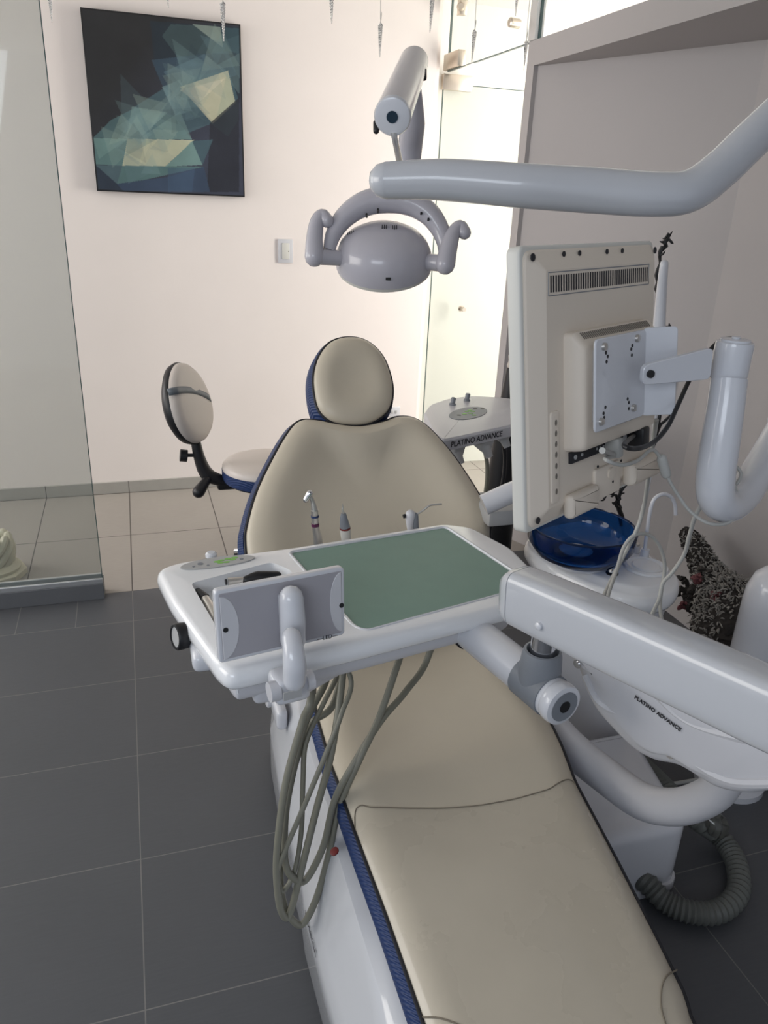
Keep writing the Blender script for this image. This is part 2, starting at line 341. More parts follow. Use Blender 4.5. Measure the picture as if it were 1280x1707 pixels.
# ================================================================== ON THE WALL
# framed abstract picture
pt = thing('framed_picture', 'large square abstract picture of teal and cream triangles in thin black frame on back wall', 'picture', (.247, 4.30, 1.573))
b = B(); bx(b, -.108, .603, 4.262, 4.298, 1.573, 2.331, .001); obj('frame', b, 'black', pt)
def artwork():
    X0, X1, Z0, Z1 = -.101, .596, 1.580, 2.324; nx, nz = 300, 320
    # control quad of the picture in the photo and polygons drawn over a dark ground, in picture coordinates u,v (0..1, v up)
    def uv(x, y):                                                   # pixel of the 2x crop
        p = Yp(x/2, y/2, 4.26); return ((p.x-X0)/(X1-X0), (p.z-Z0)/(Z1-Z0))
    polys = [
     ([(500,70),(800,90),(800,330),(520,250)], (.10,.17,.22), .75), ([(540,120),(570,80),(740,90),(770,170),(600,200)], (.22,.32,.33), .55),
     ([(640,80),(735,90),(745,160)], (.45,.52,.48), .8), ([(735,90),(797,95),(797,180),(745,165)], (.16,.28,.32), .9),
     ([(505,200),(680,180),(760,170),(790,250),(560,330)], (.17,.28,.36), .6), ([(545,240),(680,180),(755,235),(600,300)], (.28,.42,.48), .45),
     ([(450,355),(600,260),(760,235),(795,330),(710,410),(560,470),(400,460)], (.22,.38,.42), .55),
     ([(310,460),(370,400),(450,360),(580,385),(640,465)], (.24,.40,.42), .7), ([(440,355),(560,375),(460,465),(420,465)], (.42,.56,.54), .5),
     ([(460,465),(580,385),(600,370),(640,465)], (.40,.54,.52), .45), ([(540,290),(600,265),(640,370),(585,385)], (.36,.50,.52), .6),
     ([(600,290),(760,235),(785,345),(710,412)], (.66,.65,.52), .95), ([(600,300),(750,262),(660,345)], (.74,.71,.58), .6), ([(757,240),(785,340),(720,405)], (.58,.61,.50), .8),
     ([(640,370),(700,410),(760,455),(795,400),(795,330),(710,412),(600,365)], (.24,.36,.38), .7), ([(700,410),(797,325),(797,640),(690,640)], (.14,.15,.19), .85),
     ([(310,460),(425,463),(408,552),(318,548)], (.28,.44,.44), .9), ([(310,460),(425,463),(330,530)], (.36,.52,.50), .5),
     ([(425,463),(648,467),(550,555),(408,552)], (.64,.65,.52), .95), ([(425,463),(520,466),(420,520)], (.50,.56,.47), .7), ([(500,480),(580,520),(560,555),(470,552)], (.58,.60,.50), .6),
     ([(640,470),(675,550),(550,556),(600,510)], (.36,.52,.50), .85), ([(640,470),(710,465),(675,550)], (.20,.34,.38), .7),
     ([(408,552),(680,556),(480,600),(390,613)], (.26,.42,.42), .85), ([(318,550),(408,552),(390,613),(330,560)], (.24,.36,.40), .8),
     ([(318,550),(390,613),(410,635),(322,630)], (.13,.19,.26), .85), ([(390,613),(560,590),(680,556),(700,640),(410,636)], (.16,.25,.36), .85), ([(560,560),(650,560),(640,640),(560,640)], (.18,.30,.42), .5)]
    P = [([uv(*q) for q in ps], lin(c), a) for ps, c, a in polys]
    rr = random.Random(11)
    for _ in range(46):                                             # faint overlapping facets along the light diagonal
        t = rr.random(); cx, cy = .22+.68*t+rr.uniform(-.12, .12), .22+.62*t+rr.uniform(-.16, .16); r_ = rr.uniform(.06, .20); a0 = rr.uniform(0, 6.28)
        P.append(([(min(.999, max(.001, cx+math.cos(a0+k*2.1+rr.uniform(-.4, .4))*r_)), min(.999, max(.001, cy+math.sin(a0+k*2.1+rr.uniform(-.4, .4))*r_))) for k in range(3)], lin(rr.choice([(.40, .55, .55), (.30, .44, .48), (.12, .20, .26), (.50, .60, .54)])), rr.uniform(.10, .26)))
    def inside(p, x, y):
        r = False; j = len(p)-1
        for i in range(len(p)):
            if (p[i][1] > y) != (p[j][1] > y) and x < (p[j][0]-p[i][0])*(y-p[i][1])/(p[j][1]-p[i][1])+p[i][0]: r = not r
            j = i
        return r
    me = bpy.data.meshes.new('canvas'); vs = [(X0+(X1-X0)*i/nx, 4.2605, Z0+(Z1-Z0)*j/nz) for j in range(nz+1) for i in range(nx+1)]
    fs = [(j*(nx+1)+i, j*(nx+1)+i+1, (j+1)*(nx+1)+i+1, (j+1)*(nx+1)+i) for j in range(nz) for i in range(nx)]
    me.from_pydata(vs, [], fs); ca = me.color_attributes.new('paint', 'FLOAT_COLOR', 'POINT')
    buf = []
    for j in range(nz+1):
        v = j/nz
        for i in range(nx+1):
            u = i/nx
            k = max(0, min(1, (u+ (1-v)*.9 - .5)*1.1)); c = [.020+.012*k, .020+.018*k, .022+.045*k]
            for p, col, a in P:
                if inside(p, u, v): c = [c[q]*(1-a)+col[q]*a for q in range(3)]
            g_ = sum(c)/3; c = [(x*.68+g_*.32)*1.25 for x in c]; s = 1+.05*math.sin(9*u+3*v)*math.sin(13*v-4*u)
            buf += [c[0]*s, c[1]*s, c[2]*s, 1]
    ca.data.foreach_set('color', buf)
    m = mat('painted_canvas', (.2, .2, .2), .45, spec=.4); nt = m.node_tree; a = nt.nodes.new('ShaderNodeAttribute'); a.attribute_name = 'paint'
    n = nt.nodes.new('ShaderNodeTexNoise'); n.inputs['Scale'].default_value = 9; n.inputs['Detail'].default_value = 6
    g = nt.nodes.new('ShaderNodeNewGeometry'); nt.links.new(g.outputs['Position'], n.inputs['Vector'])
    mr = nt.nodes.new('ShaderNodeMapRange'); mr.inputs['To Min'].default_value = .7; mr.inputs['To Max'].default_value = 1.25; nt.links.new(n.outputs['Fac'], mr.inputs['Value'])
    vm = nt.nodes.new('ShaderNodeVectorMath'); vm.operation = 'SCALE'; nt.links.new(a.outputs['Color'], vm.inputs[0]); nt.links.new(mr.outputs['Result'], vm.inputs['Scale'])
    nt.links.new(vm.outputs[0], nt.nodes['Principled BSDF'].inputs['Base Color'])
    me.materials.append(m); me.transform(Matrix.Translation(-WL[pt.name])); o = bpy.data.objects.new('canvas', me); COL.objects.link(o); o.parent = pt; WL[o.name] = WL[pt.name]
artwork()
sw = thing('light_switch', 'white rectangular light switch plate on the plain back wall', 'light switch', (.817, 4.30, 1.31))
b = B(); bx(b, .777, .857, 4.290, 4.30, 1.252, 1.374, .003); obj('plate', b, 'plastic2', sw)
b = B(); bx(b, .797, .837, 4.286, 4.291, 1.272, 1.354, .002); obj('rocker', b, 'bezel', sw)
b = B(); lathe(b, [(.0025, 0), (.0025, .001)], (.832, 4.286, 1.313), (0, -1, 0)); obj('indicator', b, 'black', sw)
P1 = Yp(656, 686, 4.3)
so = thing('wall_socket', 'small white socket plate low on back wall beside the headrest', 'wall socket', P1)
b = B(); box(b, P1-V((0, .005, 0)), (.075, .01, .06), bev=.003); obj('plate', b, 'plastic2', so)
b = B(); box(b, P1-V((.012, .011, 0)), (.014, .003, .02), bev=.001); box(b, P1-V((-.012, .011, 0)), (.014, .003, .02), bev=.001); obj('outlet', b, 'lgrey', so)
# icicle ornaments
def ice_bm():
    b = B(); L = .115; P, RR = [], []
    for s in (0, PI):
        pts = []
        for i in range(60):
            t = i/59; rr = .0042*(1-t)+.0012; a = t*14*PI+s; pts.append(V((math.cos(a)*rr, math.sin(a)*rr, -t*L)))
        tube(b, pts, .002, 6, smooth=False, radii=[.0052, .0042, .0028, .0010])
    return b
def icicle(i, x, ytop, ybot, lab, Yd):
    P0 = Yp(x[0], ytop, Yd); P1_ = Yp(x[1], ybot, Yd); sc = (P0-P1_).length/.115
    if i == 0:
        t = thing('icicle_ornament', lab, 'hanging ornament', (P0.x, P0.y, P0.z), 'clear spiral icicle ornaments hung from the ceiling')
        global ICE; WL[t.name] = V(); t.location = (0, 0, 0)
        s = obj('spiral', ice_bm(), 'ice', t); w = B(); tube(w, [(0, 0, 0), (.002, 0, .05), (-.001, .001, .1), (0, 0, 1)], .0011, 6, k=3); wo = obj('wire', w, 'steel', t)
        ICE = (t, s, wo)
    else:
        t = ICE[0].copy(); COL.objects.link(t); s = ICE[1].copy(); COL.objects.link(s); s.parent = t; wo = ICE[2].copy(); COL.objects.link(wo); wo.parent = t; t['label'] = lab
    t.location = P0; s.scale = (sc, sc, sc); wo.scale = (1, 1, 2.57-P0.z); s.rotation_euler = ((P1_.x-P0.x)*0, .03, i*1.3)
for i, (x, y0, y1, lab, Yd) in enumerate([((82, 84), -20, 37, 'clear spiral icicle hanging left of the abstract picture', 2.3), ((371, 374), 5, 69, 'clear spiral icicle hanging over top right corner of abstract picture', 2.1),
    ((552, 555), -30, 40, 'clear spiral icicle hanging between the picture and the lamp arm, shorter in view', 2.3), ((634, 630), 40, 95, 'clear spiral icicle hanging low left of the cylindrical lamp arm', 2.3),
    ((721, 718), -8, 54, 'clear spiral icicle hanging just left of the glass transom edge', 2.2), ((791, 792), 52, 105, 'clear spiral icicle hanging low in front of the glass transom', 2.3),
    ((877, 874), 70, 118, 'clear spiral icicle hanging in front of the partition beam corner', 2.4), ((276, 277), -45, 13, 'clear spiral icicle tip hanging over the middle of the picture', 2.2), ((864, 865), -30, 27, 'clear spiral icicle hanging beside the aluminium glass channel', 2.3)]):
    icicle(i, x, y0, y1, lab, Yd)
# statue foot behind the partition
ft = thing('ornamental_pedestal', 'cream ornamental pedestal foot standing on tiles behind left glass partition', 'ornament', Zp(0, 968, 0)+V((-.02, .06, 0)))
L0 = WL[ft.name]
b = B(); lathe(b, [(.125, 0), (.125, .025), (.118, .03)], L0, seg=8); obj('plinth', b, 'ivory', ft)
b = B(); lathe(b, [(.10, .03), (.105, .045), (.085, .06), (.07, .065)], L0, seg=32); obj('base', b, 'ivory', ft)
b = B()
for k in range(9):
    a0 = k*2*PI/9; tube(b, [L0+V((math.cos(a0+t*1.6)*(.065+.01*math.sin(t*3)), math.sin(a0+t*1.6)*(.065+.01*math.sin(t*3)), .06+t*.12)) for t in [i/8 for i in range(9)]], .017, 8, k=2, round_ends=True)
obj('twisted_stem', b, 'ivory', ft)

# ================================================================== DENTAL CHAIR
CH = thing('dental_chair', 'cream vinyl dental chair with navy side bands on white base, reclined back', 'dental chair', (.60, 1.30, 0))
def ztop(Y): return .50 if Y > 1.2 else .50 - (1.2-Y)*.17
def on_seat(x, y):
    p = Zp(x, y, .5)
    for _ in range(12): p = Zp(x, y, ztop(p.y))
    return p
Ledge = [on_seat(*q) for q in [(520, 1150), (553, 1262), (583, 1345), (607, 1410), (645, 1510), (684, 1620), (712, 1700)]]
Redge = [on_seat(*q) for q in [(880, 1145), (920, 1195), (960, 1290), (1030, 1420), (1100, 1555), (1145, 1645), (1157, 1690)]]
def interp(E, y):
    E = sorted(E, key=lambda p: p.y)
    if y <= E[0].y: return E[0].x
    if y >= E[-1].y: return E[-1].x
    for a, c in zip(E, E[1:]):
        if a.y <= y <= c.y: return a.x+(c.x-a.x)*(y-a.y)/(c.y-a.y+1e-9)
YF, YH = .50, 1.66
def edges_at(y):
    l, r = interp(Ledge, y), interp(Redge, y)
    if y < YF+.09: k = 1-math.sqrt(max(0, 1-((YF+.09-y)/.09)**2)); l += k*.09; r -= k*.09
    if y > 1.42: k = (y-1.42)/.24; l += .06*k*k; r -= .02*k*k
    return l, r
TH = .065
def crown(y, t):                                                    # t -1..1 across; height relative to ztop
    hip = max(0, min(1, (y-.95)/.35)); edge = max(0, (abs(t)-.80)/.20)
    return -.022*edge**2.2 + (.006*(1-t*t))*(1-hip) + hip*(-.018*max(0, 1-(t/.75)**2)) 
rows_top, rows_side, pipeL, pipeR, ys = [], [], [], [], []
N_ = 64
for i in range(N_+1):
    s = i/N_; y = YF+(YH-YF)*(s if s > .12 else .12*(1-math.cos(s/.12*PI/2)))
    l, r = edges_at(y); z = ztop(y); row = []
    for j in range(25):
        t = -1+2*j/24; t = math.sin(t*PI/2)*.55+t*.45; row.append(V(((l+r)/2+(r-l)/2*t, y, z+crown(y, t))))
    rows_top.append(row)
    pipeL.append(row[0]+V((-.002, 0, 0))); pipeR.append(row[-1]+V((.002, 0, 0)))
    rows_side.append([row[0], row[0]+V((-.014, 0, -.004)), row[0]+V((-.018, 0, -.030)), row[0]+V((-.008, 0, -TH)), row[-1]+V((.004, 0, -TH)), row[-1]+V((.012, 0, -.030)), row[-1]+V((.006, 0, -.004)), row[-1]])
def grid(bm, rows):
    R_ = [[bm.verts.new(p) for p in r] for r in rows]
    for a, c in zip(R_, R_[1:]):
        for j in range(len(a)-1): bm.faces.new((a[j], a[j+1], c[j+1], c[j]))
    return R_
def seat_hit(q):                                                    # point of the photo on the crowned cushion top, and where it lies across the seat
    p = on_seat(*q)
    for _ in range(15): l, r = edges_at(p.y); t = max(-1, min(1, (p.x-(l+r)/2)/((r-l)/2))); z_ = ztop(p.y)+crown(p.y, t); p = Zp(*q, .5*p.z+.5*z_)
    return t, p
SEAM = sorted([(lambda h: (h[0], h[1].y))(seat_hit(q)) for q in [(590, 1343), (620, 1347), (680, 1348), (740, 1348), (800, 1343), (860, 1332), (915, 1316), (950, 1300)]])
def seam_y(t):                                                      # leg rest upholstery meets the seat panel along this curve
    if t <= SEAM[0][0]: return SEAM[0][1]
    for (ta, ya), (tb, yb) in zip(SEAM, SEAM[1:]):
        if t <= tb: return ya+(yb-ya)*(t-ta)/(tb-ta)
    return SEAM[-1][1]+(t-SEAM[-1][0])*.05
yk0 = sum(y for _, y in SEAM)/len(SEAM); KS = min(range(len(rows_top)), key=lambda i: abs(rows_top[i][12].y-yk0)); yk = rows_top[KS][12].y
for row in rows_top:
    y = row[12].y; w = math.exp(-((y-yk)/.13)**2)
    if w < .01: continue
    for j in range(1, 24):
        t = -1+2*j/24; t = math.sin(t*PI/2)*.55+t*.45; yn = y+w*(seam_y(t)-yk)*min(1, (1-abs(t))/.06); l, r = edges_at(yn)
        row[j] = V(((l+r)/2+(r-l)/2*t, yn, ztop(yn)+crown(yn, t)))
b = B(); grid(b, rows_top[KS:]); seat = obj('seat_cushion', b, 'vinyl', CH)
b = B(); grid(b, rows_top[:KS+1]); legrest = obj('leg_rest_cushion', b, 'vinyl_worn', CH)
b = B(); R_ = grid(b, rows_side); b.faces.new(R_[0]); b.faces.new(R_[-1][::-1]); obj('side_band', b, 'navy', CH, angle=70)
for pp_ in (pipeL, pipeR): b = B(); tube(b, pp_, .0035, 8, smooth=False); obj('piping', b, 'piping', CH)
def seam_path(pxs, up=.0018):
    P = []
    for q in pxs:
        p = on_seat(*q)
        for _ in range(15): l, r = edges_at(p.y); t = max(-1, min(1, (p.x-(l+r)/2)/((r-l)/2))); z_ = ztop(p.y)+crown(p.y, t); p = Zp(*q, .5*p.z+.5*z_)
        P.append(V((p.x, p.y, z_+up)))
    return P
seamm = mat('dark_seam', (.20, .17, .13), .8)
b = B(); tube(b, [p+V((0, 0, .0006)) for p in rows_top[KS]], .0014, 6, k=3); obj('seam', b, seamm, CH)
b = B(); tube(b, seam_path([(1128, 1618), (1112, 1628), (1103, 1648), (1102, 1680), (1110, 1712)]), .0013, 6); obj('corner_seam', b, seamm, CH); b = B(); tube(b, seam_path([(703, 1697), (730, 1698), (760, 1708), (775, 1722)]), .0013, 6); obj('corner_seam', b, seamm, CH)
# backrest
FB = Frame((.60, 1.66, .545), (1, 0, 0), (0, .742, .67))
bk = [FB.px(*q) for q in [(500, 698), (478, 722), (452, 768), (430, 815), (416, 862), (411, 900), (424, 960)]]
tp = [FB.px(*q) for q in [(820, 900), (818, 870), (805, 830), (780, 788), (750, 746), (715, 708), (690, 693), (665, 691), (638, 700), (600, 707), (560, 703), (530, 697)]]
bw = [(-.27, .03), (-.20, .0), (.20, .0), (.27, .03)]
outline = curvepoly(bk + bw[:] + [(.345, .13)] + tp, 5)
b = B(); cushion(b, FB, outline, [('s', .6, -.062), ('s', .9, -.055), ('o', .01, -.04), ('o', .0, -.022), ('o', 0, -.012), ('o', .006, -.002), ('o', .018, .006), ('o', .034, .010), ('s', .84, .012), ('s', .76, .006), ('s', .66, -.010), ('s', .52, -.028), ('s', .36, -.038), ('s', .18, -.042), ('s', .05, -.043)])
obj('backrest_cushion', b, 'vinyl', CH, sub=1)
b = B(); cushion(b, FB, outline, [('o', .03, -.115), ('o', .0, -.105), ('o', -.018, -.085), ('o', -.020, -.055), ('o', -.008, -.026), ('o', .004, -.030), ('o', .03, -.07)]); obj('backrest_band', b, 'navy', CH, angle=70)
op = offs(ccw(outline), -.002); b = B(); tube(b, [FB.pt(p[0], p[1], -.018) for p in op+op[:1]], .0045, 8, smooth=False); obj('backrest_piping', b, 'piping', CH)
b = B(); cushion(b, FB, [(p[0]*.8, .28+(p[1]-.28)*.85) for p in outline], [('o', .05, -.135), ('o', .01, -.12), ('o', 0, -.09)]); obj('backrest_shell', b, 'plastic2', CH)
# headrest
FH = Frame((.62, 2.215, 1.075), (1, 0, 0), (0, .6, .8))
hd = curvepoly([FH.px(*q) for q in [(526, 652), (525, 620), (534, 590), (553, 567), (583, 559), (614, 566), (639, 590), (653, 625), (656, 655), (648, 682), (622, 701), (590, 706), (556, 700), (534, 681)]], 5)
b = B(); cushion(b, FH, hd, [('o', .004, -.03), ('o', 0, -.02), ('o', 0, -.010), ('o', .006, 0), ('o', .018, .008), ('o', .032, .012), ('s', .62, .013), ('s', .45, .008), ('s', .25, .004), ('s', .06, .002)]); obj('headrest_cushion', b, 'vinyl', CH, sub=1)
b = B(); cushion(b, FH, hd, [('o', .02, -.12), ('o', -.006, -.11), ('o', -.014, -.08), ('o', -.012, -.045), ('o', .0, -.024), ('o', .02, -.04)]); obj('headrest_band', b, 'navy', CH, angle=70)
hp = offs(ccw(hd), -.002); b = B(); tube(b, [FH.pt(p[0], p[1], -.018) for p in hp+hp[:1]], .004, 8, smooth=False); obj('headrest_piping', b, 'piping', CH)
b = B(); box(b, FB.pt(.02, .62, -.11), (.07, .30, .02), U=(1, 0, 0), Vv=FB.V, bev=.005); obj('headrest_bar', b, 'chrome', CH)
# white base shell
def loftx(bm, stations): return ring_strip(bm, stations)
xb = lambda y: .0
st = []
for y, xo, zt in [(.47, .31, .16), (.50, .295, .25), (.58, .272, .30), (.8, .262, .335), (1.0, .258, .36), (1.18, .256, .385), (1.24, .262, .40), (1.30, .262, .395), (1.55, .27, .39), (1.78, .285, .37), (1.90, .31, .33), (1.97, .36, .26), (1.99, .40, .2)]:
    xi = .845 - (xo-.256); k = .0
    st.append([V((xo+.02, y, .03)), V((xo, y, .05)), V((xo, y, zt*.52)), V((xo+.012, y, zt*.60)), V((xo+.035, y, zt*.86)), V((xo+.055, y, zt)), V((xo+.09, y, zt+.01)),
               V((xi-.09, y, zt+.01)), V((xi-.055, y, zt)), V((xi-.02, y, zt*.7)), V((xi, y, zt*.4)), V((xi, y, .05)), V((xi-.02, y, .03))])
b = B(); ring_strip(b, st); obj('base_shell', b, 'shell', CH, angle=50)
b = B(); bx(b, .31, .80, .52, 1.93, 0, .04, .005); obj('base_foot', b, 'black', CH)
b = B(); bx(b, .45, .75, 1.1, 1.60, .33, .445, .02); obj('seat_bracket', b, 'plastic2', CH)
b = B(); box(b, (.60, 1.72, .46), (.22, .28, .10), Vv=(0, .9, .5), bev=.02); obj('back_hinge', b, 'plastic2', CH)
b = B(); box(b, (.292, 1.70, .335), (.030, .16, .06), bev=.014, seg=4); obj('side_cover', b, 'plastic', CH)
b = B(); lathe(b, [(.020, 0), (.020, .010), (.014, .014)], (.278, 1.72, .338), (-1, 0, 0)); obj('side_knob', b, 'plastic2', CH)
q = Xp(558, 1420, .30)
b = B(); lathe(b, [(.009, 0), (.009, .003), (.006, .004)], q, (-.5, 0, 1)); obj('power_switch', b, 'red', CH)
text('base_lettering', 'ADVANCE', .022, Xp(517, 1556, .2535), (0, 1, 0), (0, 0, 1), 'ink', CH)
# utility box at the right of the base
UB = thing('utility_box', 'low white floor box beside dental chair with corrugated hose leaving it', 'equipment box', (1.10, 1.45, 0))
xa = Zp(1120, 1476, 0)
fU = FLAT(0)
poly = roundpoly([(.875, xa.y-.005), (xa.x, xa.y-.01), (xa.x+.08, 1.50), (.875, 1.50)], [.04, .04, .05, .04])
b = B(); slab(b, fU, poly, .02, .215, .03, 5, botbev=.002); obj('cover', b, 'plastic', UB)
b = B(); slab(b, fU, offs(poly, -.008), .0, .03, .004, 2); obj('base_plate', b, 'plastic2', UB)

# ================================================================== DELIVERY UNIT
ZT = .90
DU = thing('delivery_unit', 'white dental delivery tray with green mat on big white balanced arm', 'dental delivery tray', (.40, 1.25, .80))
FT = FLAT(ZT)
top = [FT.px(*q) for q in [(264, 948), (300, 936), (480, 913), (740, 872), (785, 878), (850, 912), (884, 945), (868, 1000), (845, 1008), (600, 1070), (385, 1120), (368, 1108), (330, 1055), (288, 995)]]
topr = roundpoly(top, .02, 4)
b = B(); pr = ccw(topr); rings = []
for d, z in [(.06, -.068), (.035, -.066), (.022, -.060), (.018, -.040), (.0, -.036), (-.006, -.030), (-.007, -.020), (-.004, -.008), (.002, -.002), (.008, 0)]:
    rings.append([FT.pt(p[0], p[1], z) for p in offs(pr, d)])
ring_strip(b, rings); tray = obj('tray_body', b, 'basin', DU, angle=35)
well = roundpoly([FT.px(*q) for q in [(318, 972), (452, 937), (484, 950), (500, 985), (420, 1040), (365, 1052)]], .012)
b = B(); ub = roundpoly(offs(ccw(top), .020), .02, 4); ring_strip(b, [[FT.pt(p[0], p[1], z) for p in ub] for z in (-.037, -.060)] + [[FT.pt(p[0], p[1], z) for p in roundpoly(offs(ccw(top), .020+d), .02, 4)] for d, z in [(.001, -.070), (.006, -.076), (.014, -.078)]]); obj('tray_underbody', b, 'plastic2', DU, angle=35)
c_ = B(); slab(c_, FT, well, -.032, .02, .001, 1); 
matp = roundpoly([FT.px(*q) for q in [(484, 921), (742, 879), (860, 957), (850, 984), (610, 1049), (592, 1042)]], [.012]*6)
cut(tray, c_); c2 = B(); slab(c2, FT, matp, -.004, .02, .0005, 1); cut(tray, c2)
b = B(); slab(b, FT, offs(ccw(matp), .0008), -.0039, -.0012, .0008, 1); obj('silicone_mat', b, 'green', DU)
mp_ = offs(ccw(matp), -.004); b = B(); tube(b, [FT.pt(p[0], p[1], -.0005) for p in mp_+mp_[:1]], .0028, 8, smooth=False); obj('mat_rim', b, 'plastic', DU)
# control panel
pc = FT.px(362, 938); e1 = FT.px(300, 948); e2 = FT.px(425, 930)
ax = V((e2[0]-e1[0], e2[1]-e1[1])); L2 = ax.length/2; ax.normalize(); ay = V((-ax.y, ax.x)); c0 = (V(e1)+V(e2))/2
def pan(t, s): return (c0.x+ax.x*t+ay.x*s, c0.y+ax.y*t+ay.y*s)
pn = [pan(math.cos(a)*L2, (.026 if math.sin(a) > 0 else .020)*math.sin(a)+.0) for a in [i*2*PI/36 for i in range(36)]]
b = B(); slab(b, FT, pn, .0, .0022, .001, 1); cp = obj('control_panel', b, 'lgrey', DU)
b = B()
for t, s in [(.008, .006), (.022, .009), (.030, .002), (.016, -.005), (.004, -.004), (.036, .010), (-.002, .003)]:
    p = pan(t, s); lathe(b, [(.005, 0), (.005, .0008)], FT.pt(p[0], p[1], .002), (0, 0, 1), 10, sx=1.4, sy=.7)
obj('leaf_keys', b, 'leaf', cp)
for t, s, r in [(-.035, .004, .006), (-.050, -.004, .003), (-.022, -.008, .003), (.048, .0, .004)]: b = B(); p = pan(t, s); lathe(b, [(r, 0), (r, .0008)], FT.pt(p[0], p[1], .002), (0, 0, 1), 14); obj('key', b, 'grey', cp)
b = B(); p = FT.px(352, 926); lathe(b, [(.012, 0), (.012, .006), (.008, .010)], FT.pt(p[0], p[1], -.002), (0, 0, 1)); obj('panel_button', b, 'plastic', DU)
# gauge knob on left side
G = Zp(303, 1060, .868); gn = V((-.93, -.32, .12)).normalized()
b = B(); lathe(b, [(.022, -.02), (.024, 0), (.024, .010), (.022, .013), (.019, .0135), (.0185, .010)], G, gn, 40); kn = obj('pressure_gauge', b, 'black', DU)
b = B(); lathe(b, [(.0185, .0), (.0185, .011)], G, gn, 40); obj('gauge_dial', b, 'lgrey', kn)
b = B(); lathe(b, [(.003, 0), (.003, .002)], Zp(301, 1010, .88)+V((-.002, 0, 0)), (-1, -.3, 0)); obj('screw', b, 'black', DU)
b = B(); bl = [Zp(x, y, .865) for x, y in [(295, 1050), (330, 1090)]]; box(b, (Zp(322, 1085, .85)+V((.02, .0, 0))), (.05, .10, .035), bev=.012, seg=3); obj('left_boss', b, 'plastic', DU)
# film viewer with its handle
BLp, BRp = Zp(366, 1106, .912), Zp(575, 1058, .912)
FV = Frame(BLp, BRp-BLp, (0, .10, 1))                              # N points to the viewer or away
if FV.N.dot(EYEP-BLp) < 0: FV.N = -FV.N
fv0 = ccw([FV.px(*q) for q in [(357, 986), (574, 945), (575, 1058), (366, 1107)]]); fv = roundpoly(fv0, .008)
b = B(); slab(b, FV, fv, -.016, 0, .003, 3); v1 = obj('film_viewer', b, 'plastic', DU)
ins = roundpoly(offs(fv0, .006), .003); b = B(); slab(b, FV, ins, -.003, .0012, .0008, 1); obj('viewer_back', b, 'screen', v1)
def lens(side):
    w = max(p[0] for p in ins); x0 = min(p[0] for p in ins); h = max(p[1] for p in ins); bm = B(); P = []
    for i in range(15):
        a = i/14*PI; P.append((math.sin(a)*.028, math.cos(a)*h*.46))
    P = [(x0+.001+p[0], .5*h+p[1]) if side < 0 else (w-.001-p[0]*.75, .53*h+p[1]) for p in P]
    slab(bm, FV, P, .0005, .0022, .0008, 1); return bm
for s in (-1, 1):
    lo = obj('viewer_cheek', lens(s), 'plastic2', v1)
for q in [(376, 1050), (569, 1009)]:
    a_, b_ = FV.px(*q, .002); bm = B(); dot(bm, FV, a_, b_, .0042, .0012, .002); obj('viewer_screw', bm, 'black', v1)
a_, b_ = FV.px(546, 1066, .0015)
text('viewer_lettering', '\u2014LED\u2014', .010, FV.pt(a_+.0, b_+.004, .0014), FV.U, FV.V, 'ink', v1)
HN = Dp(478, 985, 1.19); b = B(); tube(b, [FV.pt(*FV.px(477, 988), .022), FV.pt(*FV.px(478, 1025), .026), FV.pt(*FV.px(480, 1058), .022)], .0205, 18, round_ends=True, radii=[.0195, .021, .0205]); box(b, FV.pt(*FV.px(478, 1020), .009), (.03, .07, .02), U=FV.U, Vv=FV.V, bev=.004); obj('viewer_hinge', b, 'plastic', v1)
hp_ = [Dp(486, 1062, 1.175), Dp(489, 1085, 1.165), Dp(491, 1110, 1.165), Dp(491, 1135, 1.175)]
b = B(); tube(b, hp_, .017, 18, round_ends=True, radii=[.0155, .0165, .018, .0175], sx=.9); obj('viewer_arm', b, 'plastic', DU)
bc = Dp(484, 1146, 1.205)
b = B(); box(b, bc+V((0, .01, 0)), (.058, .05, .045), U=FV.U, Vv=(0, 1, 0), bev=.010, seg=3); obj('arm_bracket', b, 'plastic', DU)
b = B(); tube(b, [bc-FV.U*.036+V((0, -.004, .004)), bc-FV.U*.02+V((0, -.004, .004))], .016, 20, smooth=False); obj('bracket_knob', b, 'plastic2', DU); b = B(); tube(b, [bc+FV.U*.024+V((0, -.004, .008)), bc+FV.U*.036+V((0, -.004, .008))], .016, 20, smooth=False); obj('bracket_knob', b, 'plastic2', DU)
b = B(); box(b, Dp(488, 1158, 1.168), (.03, .002, .014), U=FV.U, Vv=(0, 1, 0)); obj('bracket_label', b, 'lgrey', DU)
b = B(); poly = roundpoly([FLAT(.805).px(*q) for q in [(408, 1142), (425, 1178), (512, 1160), (590, 1115), (560, 1085), (430, 1110)]], .012); slab(b, FLAT(.805), poly, 0, .05, .008, 3); obj('underside_boss', b, 'plastic2', DU)
# balanced arm
a0, a1, a2 = Dp(868, 993, 1.23), Dp(1280, 1180, .92), Dp(1420, 1240, .84)
def rarm(bm, P, hs, ws, rc=.32, seg=28, U=None):
    """rounded-box section arm along P; hs/ws = half heights / half widths"""
    rings = []
    for i, p in enumerate(P):
        t = (P[min(i+1, len(P)-1)]-P[max(i-1, 0)]).normalized(); up = V((0, 0, 1)); up = (up-t*up.dot(t)).normalized(); sd = t.cross(up); r = []
        for q in range(seg):
            a = 2*PI*q/seg; c, s = math.cos(a), math.sin(a); e = .45
            r.append(p + sd*ws[i]*math.copysign(abs(c)**e, c) + up*hs[i]*math.copysign(abs(s)**e, s))
        rings.append(r)
    ring_strip(bm, rings)
d = (a1-a0).normalized()
b = B(); rarm(b, [a0, a0+d*.05, a0+(a1-a0)*.5, a1, a2], [.046, .0475, .048, .0465, .045], [.034]*5); obj('balanced_arm', b, 'arm', DU, angle=60)
